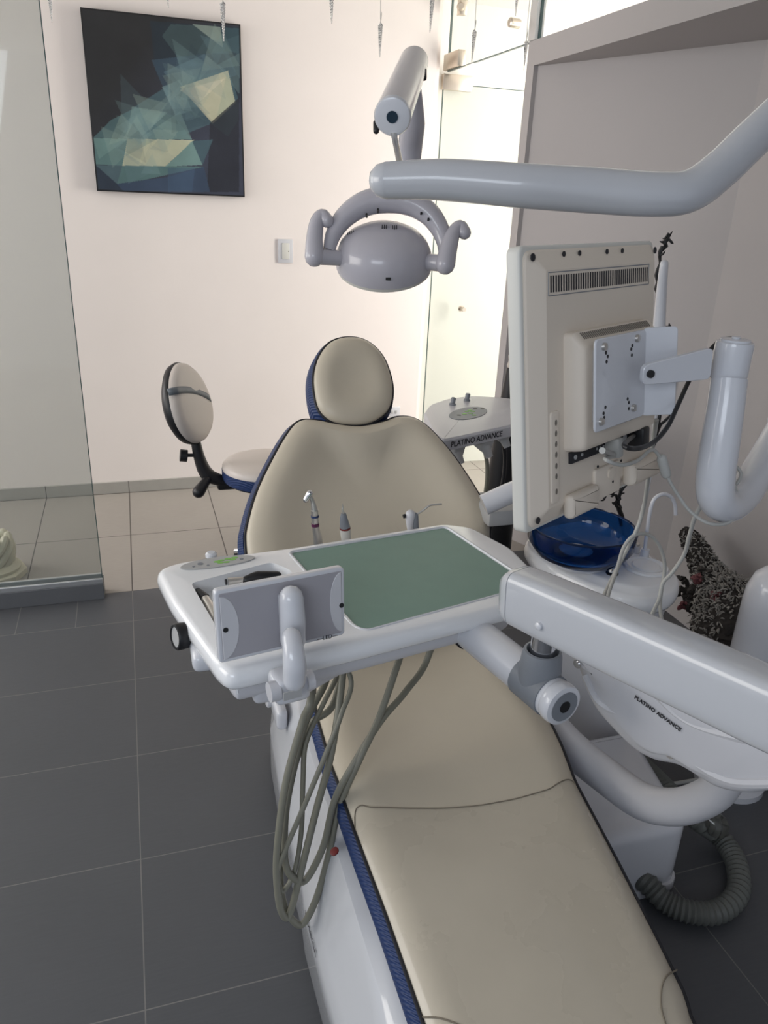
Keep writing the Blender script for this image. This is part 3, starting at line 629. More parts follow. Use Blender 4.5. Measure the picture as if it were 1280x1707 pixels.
b = B(); rarm(b, [a0-d*.027, a0-d*.023, a0-d*.012, a0-d*.001], [.016, .034, .0435, .0462], [.015, .026, .032, .0345]); obj('arm_end_cap', b, 'arm', DU, angle=60)
sdv = d.cross(V((0, 0, 1))).normalized()
if sdv.dot(EYEP-a0) < 0: sdv = -sdv
FA = Frame(a0+sdv*.034, d, (0, 0, 1)); 
if FA.N.dot(sdv) < 0: FA.N = -FA.N
a_, b_ = FA.px(899, 1043); b = B(); lathe(b, [(.0062, 0), (.006, .004), (.003, .006)], FA.pt(a_, b_, 0), sdv, 20); obj('arm_plug', b, 'plastic', DU)
# post, collar, cross tube
tN, tF = Zp(938, 1176, .842), Zp(765, 1036, .842)
dt = (tF-tN).normalized(); cen = lambda x, y: tN  # cross tube axis
def closest_on_tube(x, y):
    best = min((((tN+(tF-tN)*k/200), k) for k in range(201)), key=lambda q: (q[0]-(EYEP+ray(x, y)*((q[0]-EYEP).dot(CF)))).length); return best[0]
cb = closest_on_tube(903, 1135)
b = B(); tube(b, [tN+dt*.012, tF+dt*.03], .0352, 32, smooth=False); obj('cross_tube', b, 'plastic', DU)
b = B(); lathe(b, [(.0352, .0), (.037, -.004), (.037, -.016), (.035, -.022), (.028, -.024)], tN+dt*.02, dt, 36); lathe(b, [(.0335, -.0245), (.036, -.010), (.0335, .014)], tN+dt*.0, dt, 36) if False else None; cpn = obj('tube_end_cap', b, 'plastic', DU)
b = B(); lathe(b, [(.027, 0), (.027, .002)], tN-dt*.003, -dt, 36); obj('cap_disc', b, 'grey', cpn)
b = B(); lathe(b, [(.0105, 0), (.0105, .0015)], tN-dt*.0048, -dt, 24); obj('cap_hole', b, 'black', cpn)
pt_top = cb + V((0, 0, .115)); 
b = B(); tube(b, [cb+V((0, 0, .01)), cb+V((0, 0, .165))], .0215, 28, smooth=False); obj('chrome_post', b, 'chrome', DU)
b = B(); lathe(b, [(.036, -.012), (.036, .03), (.035, .045), (.0335, .062), (.031, .070), (.027, .071), (.026, .055)], cb, (0, 0, 1), 36); obj('collar', b, 'grey', DU)
b = B(); lathe(b, [(.0345, -.03), (.041, .028), (.0385, .034), (.034, .036)], cb, (0, 0, 1), 4, U=(1, .3, 0)) if False else None
tube(b, [cb-dt*.035, cb+dt*.035], .0375, 30, smooth=False); obj('collar_saddle', b, 'grey', DU)
b = B(); lathe(b, [(.0385, 0), (.0385, .02)], closest_on_tube(786, 1052), dt, 36); obj('tube_gasket', b, 'black', DU)

# lower arm cover with lettering
CV = thing('arm_cover', 'bulging white lower arm cover lettered in black under the big arm', 'dental unit arm', Dp(1100, 1200, 1.3))
c1, c2 = Dp(945, 1090, 1.42), Dp(1240, 1265, 1.17)
FC = Frame(c1, c2-c1, (0, 0, 1))
if FC.N.dot(EYEP-c1) < 0: FC = Frame(c1, c2-c1, (0, 0, 1)); FC.N = -FC.N
cvp = curvepoly([FC.px(*q) for q in [(941, 1088), (962, 1084), (1000, 1090), (1080, 1122), (1180, 1165), (1290, 1225), (1350, 1262), (1352, 1298), (1300, 1322), (1240, 1332), (1190, 1323), (1155, 1303), (1122, 1284), (1085, 1276), (1050, 1257), (1014, 1222), (984, 1186), (966, 1150), (956, 1120)]], 4)
if FC.U.cross(FC.V).dot(FC.N) > 0: cvq = cvp
else: cvq = cvp
b = B(); cushion(b, FC, cvq, [('o', .012, -.12), ('o', .0, -.11), ('o', -.001, -.06), ('o', 0, -.025), ('o', .005, -.012), ('o', .014, -.004), ('o', .026, .001), ('s', .66, .004), ('s', .62, .007), ('s', .45, .009), ('s', .2, .010), ('s', .05, .010)])
obj('cover_shell', b, 'plastic2', CV, angle=50, sub=1)
def line_on(fr, pxs, r, off): bm = B(); tube(bm, [fr.pt(*fr.px(*q), off) for q in pxs], r, 8); return bm
obj('cover_ridge', line_on(FC, [(990, 1100), (1045, 1118), (1090, 1150), (1130, 1190), (1180, 1215), (1285, 1240)], .009, .001), 'plastic2', CV)
obj('cover_crease', line_on(FC, [(975, 1125), (1000, 1170), (1050, 1195), (1090, 1205), (1130, 1240), (1165, 1275), (1220, 1302), (1300, 1305)], .009, -.001), 'plastic2', CV)
for q in [(964, 1106), (1118, 1256)]:
    a_, b_ = FC.px(*q); bm = B(); dot(bm, FC, a_, b_, .0052, .003, .003); lathe(bm, [(.0085, 0), (.0085, .001)], FC.pt(a_, b_, .0028), FC.N, 18); obj('cover_screw', bm, 'chrome', CV)
q0, q1 = FC.pt(*FC.px(1066, 1158)), FC.pt(*FC.px(1141, 1212))
text('cover_lettering', 'PLATINO ADVANCE', (q1-q0).length/9.2, (q0+q1)/2+FC.N*.0125, q1-q0, FC.N.cross((q1-q0).normalized()) if FC.N.cross((q1-q0).normalized()).z > 0 else -FC.N.cross((q1-q0).normalized()), 'ink', CV, bold=.0003, spacing=1.05)
up_ = [Dp(895, 1180, 1.95), Dp(945, 1240, 1.85), Dp(1008, 1292, 1.76), Dp(1070, 1335, 1.66), Dp(1128, 1345, 1.56), Dp(1180, 1328, 1.47), Dp(1208, 1300, 1.41), Dp(1215, 1270, 1.37)]
b = B(); tube(b, up_, .036, 24, radii=[.042, .042, .041, .040, .037, .035, .033, .032]); obj('curved_tube', b, 'plastic2', CV)

# unit column at the right edge
K0 = Dp(1277, 1060, 2.15)
CO = thing('unit_column', 'tall white vertical post at right edge carrying the lamp and monitor arms', 'post', (K0.x, K0.y, 0))
b = B(); lathe(b, [(.10, .0), (.10, .02), (.082, .03), (.082, K0.z+.10), (.079, K0.z+.14), (.066, K0.z+.18), (.046, K0.z+.20), (.036, K0.z+.205)], (K0.x, K0.y, 0), (0, 0, 1), 40); obj('post', b, 'plastic', CO)
b = B(); lathe(b, [(.040, K0.z+.19), (.040, 1.98)], (K0.x+.02, K0.y, 0), (0, 0, 1), 30); obj('upper_post', b, 'plastic', CO)

# ================================================================== OPERATING LIGHT
KT = V((K0.x+.02, K0.y, 1.98))
OL = thing('operating_light', 'white oval operating light with arched yoke and handles on tubular arm', 'dental lamp', Dp(640, 425, 2.0))
pth = [Dp(645, 301, 1.36), Dp(740, 300, 1.34), Dp(860, 309, 1.32), Dp(980, 317, 1.31), Dp(1090, 324, 1.30), Dp(1150, 318, 1.30), Dp(1200, 283, 1.31), Dp(1245, 240, 1.32), Dp(1330, 160, 1.34)]
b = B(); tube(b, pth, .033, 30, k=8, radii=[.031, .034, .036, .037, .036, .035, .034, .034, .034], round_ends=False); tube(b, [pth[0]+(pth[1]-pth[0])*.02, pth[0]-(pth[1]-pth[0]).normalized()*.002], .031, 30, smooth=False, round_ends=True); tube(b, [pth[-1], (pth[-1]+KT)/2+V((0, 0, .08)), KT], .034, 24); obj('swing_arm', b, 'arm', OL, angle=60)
cN, cFr = Dp(655, 192, 1.42), Dp(690, 104, 1.80)
dc = (cFr-cN).normalized()
b = B(); tube(b, [cN, cFr], .034, 36, smooth=False, radii=[.034, .034]); tube(b, [cFr-dc*.005, cFr], .034, 36, smooth=False, round_ends=True); sa = obj('spring_arm', b, 'lamp', OL, angle=60)
b = B(); lathe(b, [(.034, -.002), (.0345, .006), (.032, .012), (.026, .014)], cN, -dc, 36); ca = obj('spring_arm_cap', b, 'plastic', OL)
b = B(); lathe(b, [(.0105, .013), (.0105, .0155)], cN, -dc, 24); obj('cap_plug', b, mat('dark_blue_plug', (.012, .03, .05), .3), ca)
b = B(); tube(b, [Dp(656, 222, 1.43), Dp(662, 250, 1.40), Dp(667, 275, 1.37)], .006, 8, sx=.5); obj('stay_rod', b, 'steel', OL)
b = B(); tube(b, [Dp(627, 205, 1.44), Dp(627, 218, 1.44)], .006, 10, smooth=False, round_ends=True); obj('arm_bolt', b, 'black', OL); b = B(); tube(b, [Dp(707, 118, 1.72), Dp(707, 130, 1.72)], .006, 10, smooth=False, round_ends=True); obj('arm_bolt', b, 'black', OL)
b = B(); tube(b, [Dp(690, 150, 1.82), Dp(688, 205, 1.88), Dp(683, 250, 1.95), Dp(676, 335, 2.02)], .03, 28, radii=[.018, .030, .031, .031]); obj('drop_post', b, 'lamp', OL)
# arch yoke
DH = 2.02
arch = [Dp(*q, DH) for q in [(548, 418), (556, 390), (575, 362), (605, 341), (640, 333), (680, 337), (712, 354), (732, 380), (741, 405), (742, 425)]]
b = B(); tube(b, arch, .019, 18, radii=[.016, .021, .027, .032, .034, .033, .030, .025, .021, .018], sx=1.0); yoke = obj('yoke', b, 'lamp', OL)
for q in [(611, 357), (630, 349), (702, 355), (714, 365)]:
    bm = B(); lathe(bm, [(.0028, -.02), (.0028, .0015)], Dp(*q, DH-.028), -CF, 10); obj('yoke_screw', bm, 'black', yoke)
# head
HC = Dp(640, 414, 2.04)
hx = (CR*1.0 - CU*.06).normalized(); hn = (CU*.62 - CF*.78).normalized()    # dome axis
b = B(); rings = []
for r_, h_ in [(1.0, -.02), (1.0, -.012), (.995, .0), (.97, .022), (.90, .046), (.78, .066), (.60, .082), (.40, .091), (.18, .095), (.02, .096)]:
    rings.append((r_*.130, h_*.9))
lathe(b, rings, HC-hn*.032, hn, 48, sx=1.0, sy=.86, U=hx); head = obj('lamp_head', b, 'lamp', OL)
b = B(); lathe(b, [(.05, -.036), (.118, -.034), (.127, -.028), (.1285, -.018)], HC-hn*.032, hn, 48, sy=.86, U=hx); obj('lamp_lens', b, 'bezel', OL)
hw = hn.cross(hx).normalized()
def head_dot(pxs, w, h, m='black', nm='vent'):
    bm = B()
    for (x, y) in pxs:
        dd = ray(x, y); lo, hi = 1.7, 2.2                           # march to the shell
        for k in range(200):
            s = 1.80+k*.002; p = EYEP+dd*s; q = p-(HC-hn*.032); a, c, e = q.dot(hx)/.132, q.dot(hw)/.112, q.dot(hn)
            rr = math.hypot(a, c)
            if rr < 1 and e < .0865*math.sqrt(max(0, 1-rr**2.3))+.0005 and e > -.02: break
        box(bm, p, (w, h, .004), U=hx, Vv=CU, bev=0)
    return obj(nm, bm, m, head)
head_dot([(637+i*3.4, 380) for i in range(3)]+[(654+i*3.4, 381) for i in range(3)], .0022, .016)
head_dot([(579+i*3.2, 393-i*1.5) for i in range(4)], .0022, .014)
head_dot([(647, 465)], .013, .007, nm='sensor_window')
# handles
for nm, P, rr in [('lamp_handle', [(524, 428), (524, 400), (528, 372), (537, 359), (545, 368)], [.026, .022, .019, .0165, .018]), ('lamp_handle', [(742, 441), (748, 412), (756, 388), (767, 377), (774, 388)], [.026, .023, .0185, .0155, .0175])]:
    b = B(); tube(b, [Dp(*q, 2.0) for q in P], .015, 16, radii=rr, round_ends=True); obj(nm, b, 'lamp', OL)
b = B(); tube(b, [Dp(522, 428, 2.0), Dp(566, 430, 2.03)], .020, 20, smooth=False); tube(b, [Dp(512, 428, 2.0), Dp(522, 428, 2.0)], .014, 18, smooth=False); obj('pivot', b, 'lamp', OL); b = B(); tube(b, [Dp(715, 437, 2.03), Dp(746, 440, 2.0)], .0215, 20, smooth=False); tube(b, [Dp(748, 436, 2.0), Dp(756, 436, 2.0)], .015, 18, smooth=False); obj('pivot', b, 'lamp', OL)

# ================================================================== MONITOR AND ITS ARM
MC = V((.6509, .9818, 1.3634)); MX = V((.8793, .4761, .0100)); MY = V((-.4697, .8704, -.1471)); MZ = V((-.0788, .1247, .9891))
FM = Frame(MC, MX, MZ)                                              # N = MX x MZ = -MY: towards us
FM.N = (-MY).normalized()
MO = thing('monitor', 'beige backed flat monitor on white bent tubular arm, seen from behind', 'monitor', MC-MZ*.19)
W2, H2 = .182, .190
def rect(w0, w1, h0, h1): return [(w0, h0), (w1, h0), (w1, h1), (w0, h1)]
b = B(); slab(b, FM, roundpoly(rect(-W2-.002, W2+.002, -H2-.002, H2+.002), .012), -.026, -.004, .004, 3); obj('bezel', b, 'bezel', MO)
b = B(); slab(b, FM, roundpoly(rect(-W2+.012, W2-.012, -H2+.012, H2-.012), .004), -.0268, -.025, .0005, 1); obj('screen', b, 'black', MO)
b = B(); P = rect(-W2+.004, W2-.004, -H2+.004, H2-.004)
ring_strip(b, [[FM.pt(p[0], p[1], h) for p in roundpoly(offs(ccw(P), o_), max(.004, .016-o_*.5))] for o_, h in [(0, -.008), (0, -.002), (.002, .0), (.022, .012), (.026, .014)]]); hs = obj('housing', b, 'monitor', MO, angle=12)
def mp(x, y, off=.014): return FM.px(x, y, off)
sl = [mp(916, 470), mp(1080, 451)]; slt = mp(916, 487)
b = B(); y_ = (mp(916, 460)[1]+mp(1080, 444)[1])/2
v0 = mp(918, 474); v1_ = mp(1078, 457); cx0, cx1, cy_ = v0[0], v1_[0], (v0[1]+v1_[1])/2
for i in range(44):
    x = cx0+(cx1-cx0)*i/43; box(b, FM.pt(x, cy_, .0142), (.0024, .021, .0012), U=MX, Vv=MZ)
obj('vent_slots', b, 'ink', MO)
b = B(); o2 = rect(cx0-.006, cx1+.006, cy_-.0145, cy_+.0145); tube(b, [FM.pt(*p, .0142) for p in o2+o2[:1]], .0007, 6, smooth=False); obj('vent_outline', b, 'grey', MO)
# central raised block
blk = [mp(926, 568, .045), mp(1098, 520, .045), mp(1092, 715, .045), mp(940, 755, .045)]
bx0, bx1 = -.112, .118; bz1, bz0 = .078, -.088
b = B(); P = rect(bx0, bx1, bz0, bz1); cp_ = lambda a, d_, t_, h: [FM.pt(p[0], p[1], h) for p in roundpoly(rect(bx0+a, bx1-a, bz0+d_, bz1-t_), .010)]
ring_strip(b, [cp_(0, 0, 0, .006), cp_(.001, .001, .001, .026), cp_(.004, .002, .012, .036), cp_(.008, .004, .018, .041), cp_(.012, .008, .022, .043)]); blk_o = obj('electronics_block', b, 'monitor', MO, angle=30)
b = B(); sdir = (MZ*-.012+FM.N*.0105).normalized(); gm = mat('slot_shadow_brown', (.16, .14, .12), .7)
for i in range(38):
    x = bx0+.020+(bx1-bx0-.04)*i/37; box(b, FM.pt(x, bz1-.0065, .0315), (.0020, .011, .0012), U=MX, Vv=sdir)
obj('top_grille', b, gm, blk_o)
# vesa plate, folded
pl = rect(-.102, .052, -.060, .070)
b = B(); slab(b, FM, roundpoly(rect(-.104, .040, -.058, .068), .008), .054, .058, .0015, 1)
fx = .040; pf = Frame(FM.pt(fx, 0, .056), (MX*.55+FM.N*.83), MZ); slab(b, pf, roundpoly(rect(-.003, .045, -.058, .070), .007), -.002, .002, .001, 1)
plate = obj('mounting_plate', b, 'plastic', MO)
b = B(); box(b, FM.pt(-.03, .003, .048), (.11, .10, .014), U=MX, Vv=MZ, bev=.002); obj('plate_spacer', b, 'lgrey', MO)
for (px_, py_) in [(1006, 578), (1061, 564), (1001, 703), (1055, 680)]:
    a_, b_ = FM.px(px_, py_, .058); bm = B(); lathe(bm, [(.0055, 0), (.005, .004), (.002, .0045)], FM.pt(a_, b_, .058), FM.N, 16); obj('plate_screw', bm, 'steel', plate)
for (px_, py_) in [(1010, 588), (1013, 594), (1011, 603), (1054, 576), (1052, 582), (1053, 592), (1009, 679), (1006, 689), (1007, 696), (1046, 665), (1048, 671), (1048, 681)]:
    bm = B(); a_, b_ = FM.px(px_, py_, .0582); dot(bm, FM, a_, b_, .0025, .0006, .0580, 10); obj('plate_hole', bm, 'black', plate)
# connector strip, button strip, base bulges, corner holes
a_, b_ = mp(930, 770); c_, d__ = mp(1046, 718)
b = B(); m0, m1 = FM.pt(-.100, -.098, .016), FM.pt(.098, -.098, .016); box(b, (m0+m1)/2, (.198, .016, .006), U=m1-m0, Vv=MZ); obj('port_strip', b, 'ink', MO)
for k, (x, w) in enumerate([(-.09, .007), (-.072, .005), (-.03, .004), (-.02, .004), (-.01, .004), (.0, .004), (.03, .012), (.055, .012)]):
    b = B(); lathe(b, [(w*.5, 0), (w*.5, .0012), (w*.3, .0012)], FM.pt(x, -.098, .019), FM.N, 12); obj('port_socket', b, 'lgrey', MO)
b = B(); slab(b, FM, roundpoly(rect(-.147, -.126, -.155, -.024), .006), .010, .0165, .002, 2); bs = obj('button_strip', b, 'monitor', MO)
b = B()
for k, z in enumerate([-.040, -.055, -.070, -.085, -.101, -.116, -.138]): 
    lathe(b, [(.0042, 0), (.0042, .001)], FM.pt(-.136, z, .0162), FM.N, 14, sx=.55); lathe(b, [(.0036, 0), (.0036, .0014)], FM.pt(-.1352, z, .0162), FM.N, 14, sx=.5) if False else None
obj('button', b, mat('brown_button', (.16, .14, .12), .5), bs)
b = B(); slab(b, FM, roundpoly(rect(-.112, -.032, -.186, -.150), .008), .010, .028, .008, 3); slab(b, FM, roundpoly(rect(-.032, .045, -.180, -.130), .006), .010, .019, .003, 2); slab(b, FM, roundpoly(rect(.060, .160, -.178, -.140), .010), .010, .034, .010, 3); obj('rear_bulge', b, 'monitor', MO)
for x, z, r, h in [(-.169, .177, .005, .0052), (.169, .177, .005, .0052), (-.167, -.174, .005, .0055), (.168, -.174, .005, .0052), (-.095, .179, .0036, .0048), (-.055, .179, .0036, .0048), (.02, .179, .0036, .0048), (.065, .179, .0036, .0048),
    (-.026, -.126, .0022, .0185), (-.028, -.165, .0022, .0185), (.02, -.118, .0022, .0145), (.02, -.16, .0022, .0185), (.028, -.082, .0022, .0135), (.055, -.135, .0022, .0135)]:
    b = B(); dot(b, FM, x, z, r, .0012, h); obj('screw_hole', b, 'ink', MO)
b = B(); dot(b, FM, .012, -.145, .009, .004, .018); obj('hinge_cap', b, 'monitor', MO)
# monitor arm
MA = MO
c = Dp(1219, 600, 1.12)
b = B(); lathe(b, [(.0, .033), (.006, .0335), (.006, .031), (.021, .030), (.021, .027), (.0255, .026), (.0265, .022), (.0265, -.026), (.025, -.027)][::-1], c, (0, 0, 1), 32); obj('arm_swivel', b, 'plastic', MA)
pA = Dp(1080, 622, 1.07); pB = Dp(1190, 603, 1.10)
b = B(); dA = (pB-pA).normalized(); fb = Frame(pA, dA, (0, 0, 1)); 
slab(b, Frame(pA, dA, (0, 0, 1)), roundpoly([(-.011, -.015), (.105, -.024), (.105, .022), (-.011, .013)], .010), -.004, .004, .001, 1); obj('arm_bracket', b, 'plastic', MA)
if fb.N.dot(EYEP-pA) < 0: fb.N = -fb.N
b = B(); dot(b, fb, 0, 0, .0055, .004, .004, 20); obj('bracket_bolt', b, 'black', MA)
tp_ = [Dp(1215, 632, 1.12), Dp(1209, 680, 1.125), Dp(1200, 740, 1.135), Dp(1193, 790, 1.145), Dp(1194, 828, 1.16), Dp(1212, 842, 1.19), Dp(1240, 822, 1.24), Dp(1275, 765, 1.31), Dp(1310, 705, 1.36)]
b = B(); tube(b, tp_, .028, 28, k=8, radii=[.0255, .0262, .0275, .0280, .0275, .027, .027, .027, .027]); tube(b, [tp_[-1], (tp_[-1]+V((K0.x+.02, K0.y, 1.5)))/2, V((K0.x+.02, K0.y, 1.48))], .031, 20); obj('arm_tube', b, 'plastic', MA, angle=60)
# cables: black power cord and pale video cord
def cable(name, lab, pts, r, m, cat='cable', seg=10):
    b = B(); tube(b, pts, r, seg, k=8); return tag(obj(name, b, m), lab, cat)
pc_ = B(); tube(pc_, [FM.pt(.085, -.098, .022), Dp(1040, 742, 1.02), Dp(1060, 748, 1.02), Dp(1088, 738, 1.06), Dp(1112, 712, 1.09), Dp(1130, 675, 1.12), Dp(1150, 632, 1.15), Dp(1172, 598, 1.17), Dp(1195, 572, 1.17), Dp(1215, 564, 1.16), Dp(1228, 568, 1.15)], .0034, 10, k=8); obj('power_cord', pc_, 'black', MO)
b = B(); box(b, FM.pt(.075, -.098, .032), (.022, .030, .028), U=MX, Vv=MZ, bev=.003); obj('power_plug', b, 'black', MO)
vc = [FM.pt(.0, -.115, .032), Dp(1008, 765, 1.03), Dp(1035, 775, 1.04), Dp(1062, 768, 1.08), Dp(1085, 750, 1.12), Dp(1097, 758, 1.14), Dp(1105, 775, 1.15), Dp(1115, 800, 1.16), Dp(1130, 825, 1.17), Dp(1150, 852, 1.17), Dp(1180, 872, 1.16), Dp(1212, 872, 1.17), Dp(1232, 852, 1.18), Dp(1230, 825, 1.18), Dp(1216, 795, 1.17), Dp(1214, 780, 1.17), Dp(1225, 777, 1.18), Dp(1235, 790, 1.18), Dp(1226, 808, 1.18), Dp(1208, 816, 1.20)]
CB = thing('video_cable', 'pale grey video cable with ferrite lump looping under the monitor arm', 'cable', vc[0])
b = B(); tube(b, vc, .0027, 10, k=8); obj('cord', b, 'cord', CB)
b = B(); tube(b, [Dp(1103, 765, 1.148), Dp(1110, 790, 1.158)], .0075, 14, smooth=False, round_ends=True); obj('ferrite_lump', b, 'cord', CB)
b = B(); box(b, FM.pt(-.002, -.100, .032), (.016, .030, .024), U=MX, Vv=MZ, bev=.003); tube(b, [FM.pt(-.002, -.112, .032), vc[1]+V((-.006, 0, .012))], .0045, 10, smooth=False); obj('connector', b, 'cord', CB)

# ================================================================== CUSPIDOR
ZC = .66
FCu = FLAT(ZC)
CU_ = thing('cuspidor', 'white cuspidor unit with chrome knob and gooseneck tap beside the chair', 'cuspidor', (1.22, 1.72, 0))
tpx = [FCu.px(*q) for q in [(877, 905), (905, 935), (960, 962), (1020, 985), (1080, 996), (1122, 986), (1134, 962), (1110, 938), (1072, 912), (1030, 885), (980, 868), (920, 875), (886, 888)]]
tpc = curvepoly(tpx, 4)
b = B(); ring_strip(b, [[FCu.pt(p[0], p[1], h) for p in offs(ccw(tpc), o_)] for o_, h in [(.035, -.06), (.006, -.055), (0, -.045), (-.002, -.03), (.004, -.008), (.012, -.003), (.024, -.001), (.030, .008), (.04, .012)]])
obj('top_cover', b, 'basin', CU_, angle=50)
cc = sum((p for p in tpc), V((0, 0)))/len(tpc); cen3 = V((cc.x, cc.y, 0))
def shr(k, dx=0, dy=0): return [V((cc.x+(p.x-cc.x)*k+dx, cc.y+(p.y-cc.y)*k+dy)) for p in ccw(tpc)]
b = B(); ring_strip(b, [[V((p.x, p.y, z)) for p in shr(k, .02*(ZC-z), 0)] for z, k in [(.0, .78), (.05, .78), (.2, .74), (.45, .80), (.58, .90), (.61, .90)]]); obj('body', b, 'plastic2', CU_, angle=50)
p = FCu.px(1076, 946, .012); b = B()
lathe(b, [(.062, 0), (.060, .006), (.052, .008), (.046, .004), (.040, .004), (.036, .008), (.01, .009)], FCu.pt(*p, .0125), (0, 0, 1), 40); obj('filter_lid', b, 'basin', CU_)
p = FCu.px(1020, 956, .012); b = B(); lathe(b, [(.0115, .004), (.0115, .026), (.008, .029)], FCu.pt(*p, .012), (0, 0, 1), 24); ck = obj('chrome_knob', b, 'chrome', CU_); b = B(); lathe(b, [(.017, 0), (.017, .003), (.0125, .006)], FCu.pt(*p, .012), (0, 0, 1), 24); obj('knob_collar', b, 'black', ck)
p = FCu.px(1059, 920, .012); b = B(); lathe(b, [(.013, 0), (.012, .022)], FCu.pt(*p, .010), (0, 0, 1), 24); vv = obj('valve', b, 'plastic', CU_); b = B(); lathe(b, [(.009, .022), (.009, .030), (.006, .032)], FCu.pt(*p, .010), (0, 0, 1), 20); obj('valve_cap', b, 'steel', vv)
p = FCu.px(1073, 930, .012); g0 = FCu.pt(*p, .010); b = B(); lathe(b, [(.014, 0), (.013, .018), (.012, .020), (.012, .030), (.006, .032)], g0, (0, 0, 1), 24); obj('tap_base', b, 'plastic', CU_)
Yg = g0.y; gp = [g0, Yp(1078, 890, Yg), Yp(1083, 855, Yg), Yp(1090, 833, Yg), Yp(1104, 824, Yg), Yp(1118, 828, Yg), Yp(1125, 842, Yg), Yp(1126, 858, Yg)]
b = B(); tube(b, gp, .0055, 12, k=6); obj('gooseneck_tap', b, 'plastic', CU_)
# glass bowl
r0 = Zp(888, 880, .775); r1 = Zp(1053, 872, .775); bc = (r0+r1)/2; br = (r1-r0).length/2
BW = thing('spittoon_bowl', 'cobalt blue glass spittoon bowl on the white cuspidor top', 'bowl', (bc.x, bc.y, .675))
b = B(); lathe(b, [(.0, .0), (br*.55, .002), (br*.86, .022), (br*.99, .055), (br*1.0, .098), (br*.975, .101), (br*.955, .098), (br*.94, .058), (br*.80, .030), (br*.5, .012), (.0, .010)], (bc.x, bc.y, .675), (0, 0, 1), 64); obj('glass', b, 'blueglass', BW)
b = B(); lathe(b, [(.0, .013), (.045, .014), (.048, .019), (.040, .024), (.0, .025)], (bc.x-.005, bc.y+.01, .675), (0, 0, 1), 40); obj('drain_disc', b, 'plastic', BW)
b = B(); lathe(b, [(br*.972, .101), (br*.977, .1035), (br*.983, .101), (br*.977, .0985), (br*.972, .101)], (bc.x, bc.y, .675), (0, 0, 1), 64, cap=False); obj('dark_rim', b, mat('navy_glass_rim', (.005, .015, .05), .1), BW)
b = B(); lathe(b, [(.09, -.006), (.09, .001)], (bc.x, bc.y, .675), (0, 0, 1), 40); obj('bowl_seat', b, 'plastic', BW)
# cords over the cuspidor
cable('sensor_cord', 'pale cord hanging in long loop across the cuspidor from the monitor', [Dp(1094, 700, 1.3), Dp(1088, 740, 1.35), Dp(1080, 800, 1.5), Dp(1072, 850, 1.6), Dp(1058, 890, 1.62), Dp(1035, 935, 1.64), Dp(1015, 975, 1.62), Dp(1005, 1000, 1.58), Dp(1001, 1040, 1.55), Dp(1000, 1090, 1.5)], .0042, 'cord')
cable('scaler_cord', 'pale grey cord rising over the cuspidor knob and dropping beside its lid', [Dp(1008, 1060, 1.5), Dp(1012, 1000, 1.55), Dp(1028, 950, 1.60), Dp(1040, 912, 1.62), Dp(1058, 892, 1.62), Dp(1082, 892, 1.64), Dp(1100, 912, 1.66), Dp(1108, 945, 1.68), Dp(1103, 980, 1.68), Dp(1100, 1010, 1.66), Dp(1104, 1045, 1.62), Dp(1104, 1100, 1.58)], .0040, 'cord')
cable('camera_cord', 'pale grey cord running down from the monitor arm past the cuspidor lid', [Dp(1200, 800, 1.22), Dp(1163, 852, 1.26), Dp(1150, 890, 1.32), Dp(1140, 925, 1.38), Dp(1120, 955, 1.42), Dp(1105, 972, 1.44), Dp(1098, 1000, 1.44), Dp(1085, 1028, 1.42), Dp(1072, 1060, 1.40)], .0036, 'cord')
WH = thing('curing_light_pole', 'slender white flared handle standing behind the monitor edge', 'dental light', Yp(1093, 880, 1.95))
b = B(); tube(b, [Yp(1107, 440, 1.95), Yp(1104, 470, 1.95), Yp(1101, 510, 1.95), Yp(1098, 560, 1.95), Yp(1097, 640, 1.95)], .015, 16, radii=[.012, .014, .016, .019, .020], round_ends=True); obj('handle', b, 'plastic', WH)
b = B(); tube(b, [Yp(1097, 640, 1.95), Yp(1090, 720, 1.95), Yp(1082, 800, 1.95), Yp(1066, 870, 1.90), Zp(1050, 915, .665)], .0065, 12); obj('stem', b, 'plastic', WH)

# ================================================================== ASSISTANT UNIT
ZA = .86; FAs = FLAT(ZA)
AU = thing('assistant_unit', 'grey white assistant console with two knobs behind the chair backrest', 'dental console', Zp(780, 700, ZA)-V((0, 0, .1)))
ap = [FAs.px(*q) for q in [(706, 688), (716, 674), (745, 664), (785, 659), (838, 662), (880, 668), (868, 705), (800, 720), (738, 733), (722, 720)]]
apc = roundpoly(ap, .03)
b = B(); ring_strip(b, [[FAs.pt(p[0], p[1], h) for p in offs(ccw(apc), o_)] for o_, h in [(.02, -.05), (.004, -.045), (0, -.03), (0, -.008), (.006, -.001), (.014, 0)]]); obj('console_body', b, 'plastic2', AU, angle=40)
pe = [FAs.px(780+math.cos(a)*32, 689+math.sin(a)*10-math.cos(a)*4, .001) for a in [i*PI/12 for i in range(24)]]
b = B(); slab(b, FAs, pe, 0, .002, .0008, 1); ac = obj('control_panel', b, 'grey', AU)
b = B()
for q in [(778, 686), (784, 689), (790, 692), (783, 684), (774, 690), (788, 686)]: p = FAs.px(*q, .002); lathe(b, [(.008, 0), (.008, .001)], FAs.pt(*p, .0018), (0, 0, 1), 8, sx=1.3, sy=.8)
obj('leaf_keys', b, 'leaf', ac)
for q in [(765, 692), (792, 681), (804, 681)]: b = B(); p = FAs.px(*q, .002); lathe(b, [(.008, 0), (.008, .001)], FAs.pt(*p, .0018), (0, 0, 1), 12); obj('key', b, 'black', ac)
for q in [(754, 675), (778, 668)]:
    p = FAs.px(*q, .0); bm = B(); lathe(bm, [(.013, 0), (.013, .006), (.009, .008), (.010, .026), (.007, .030)], FAs.pt(*p, .0), (.1, 0, 1), 20); obj('knob', bm, 'grey', AU)
t0, t1 = Zp(768, 722, ZA-.018), Zp(827, 706, ZA-.018)
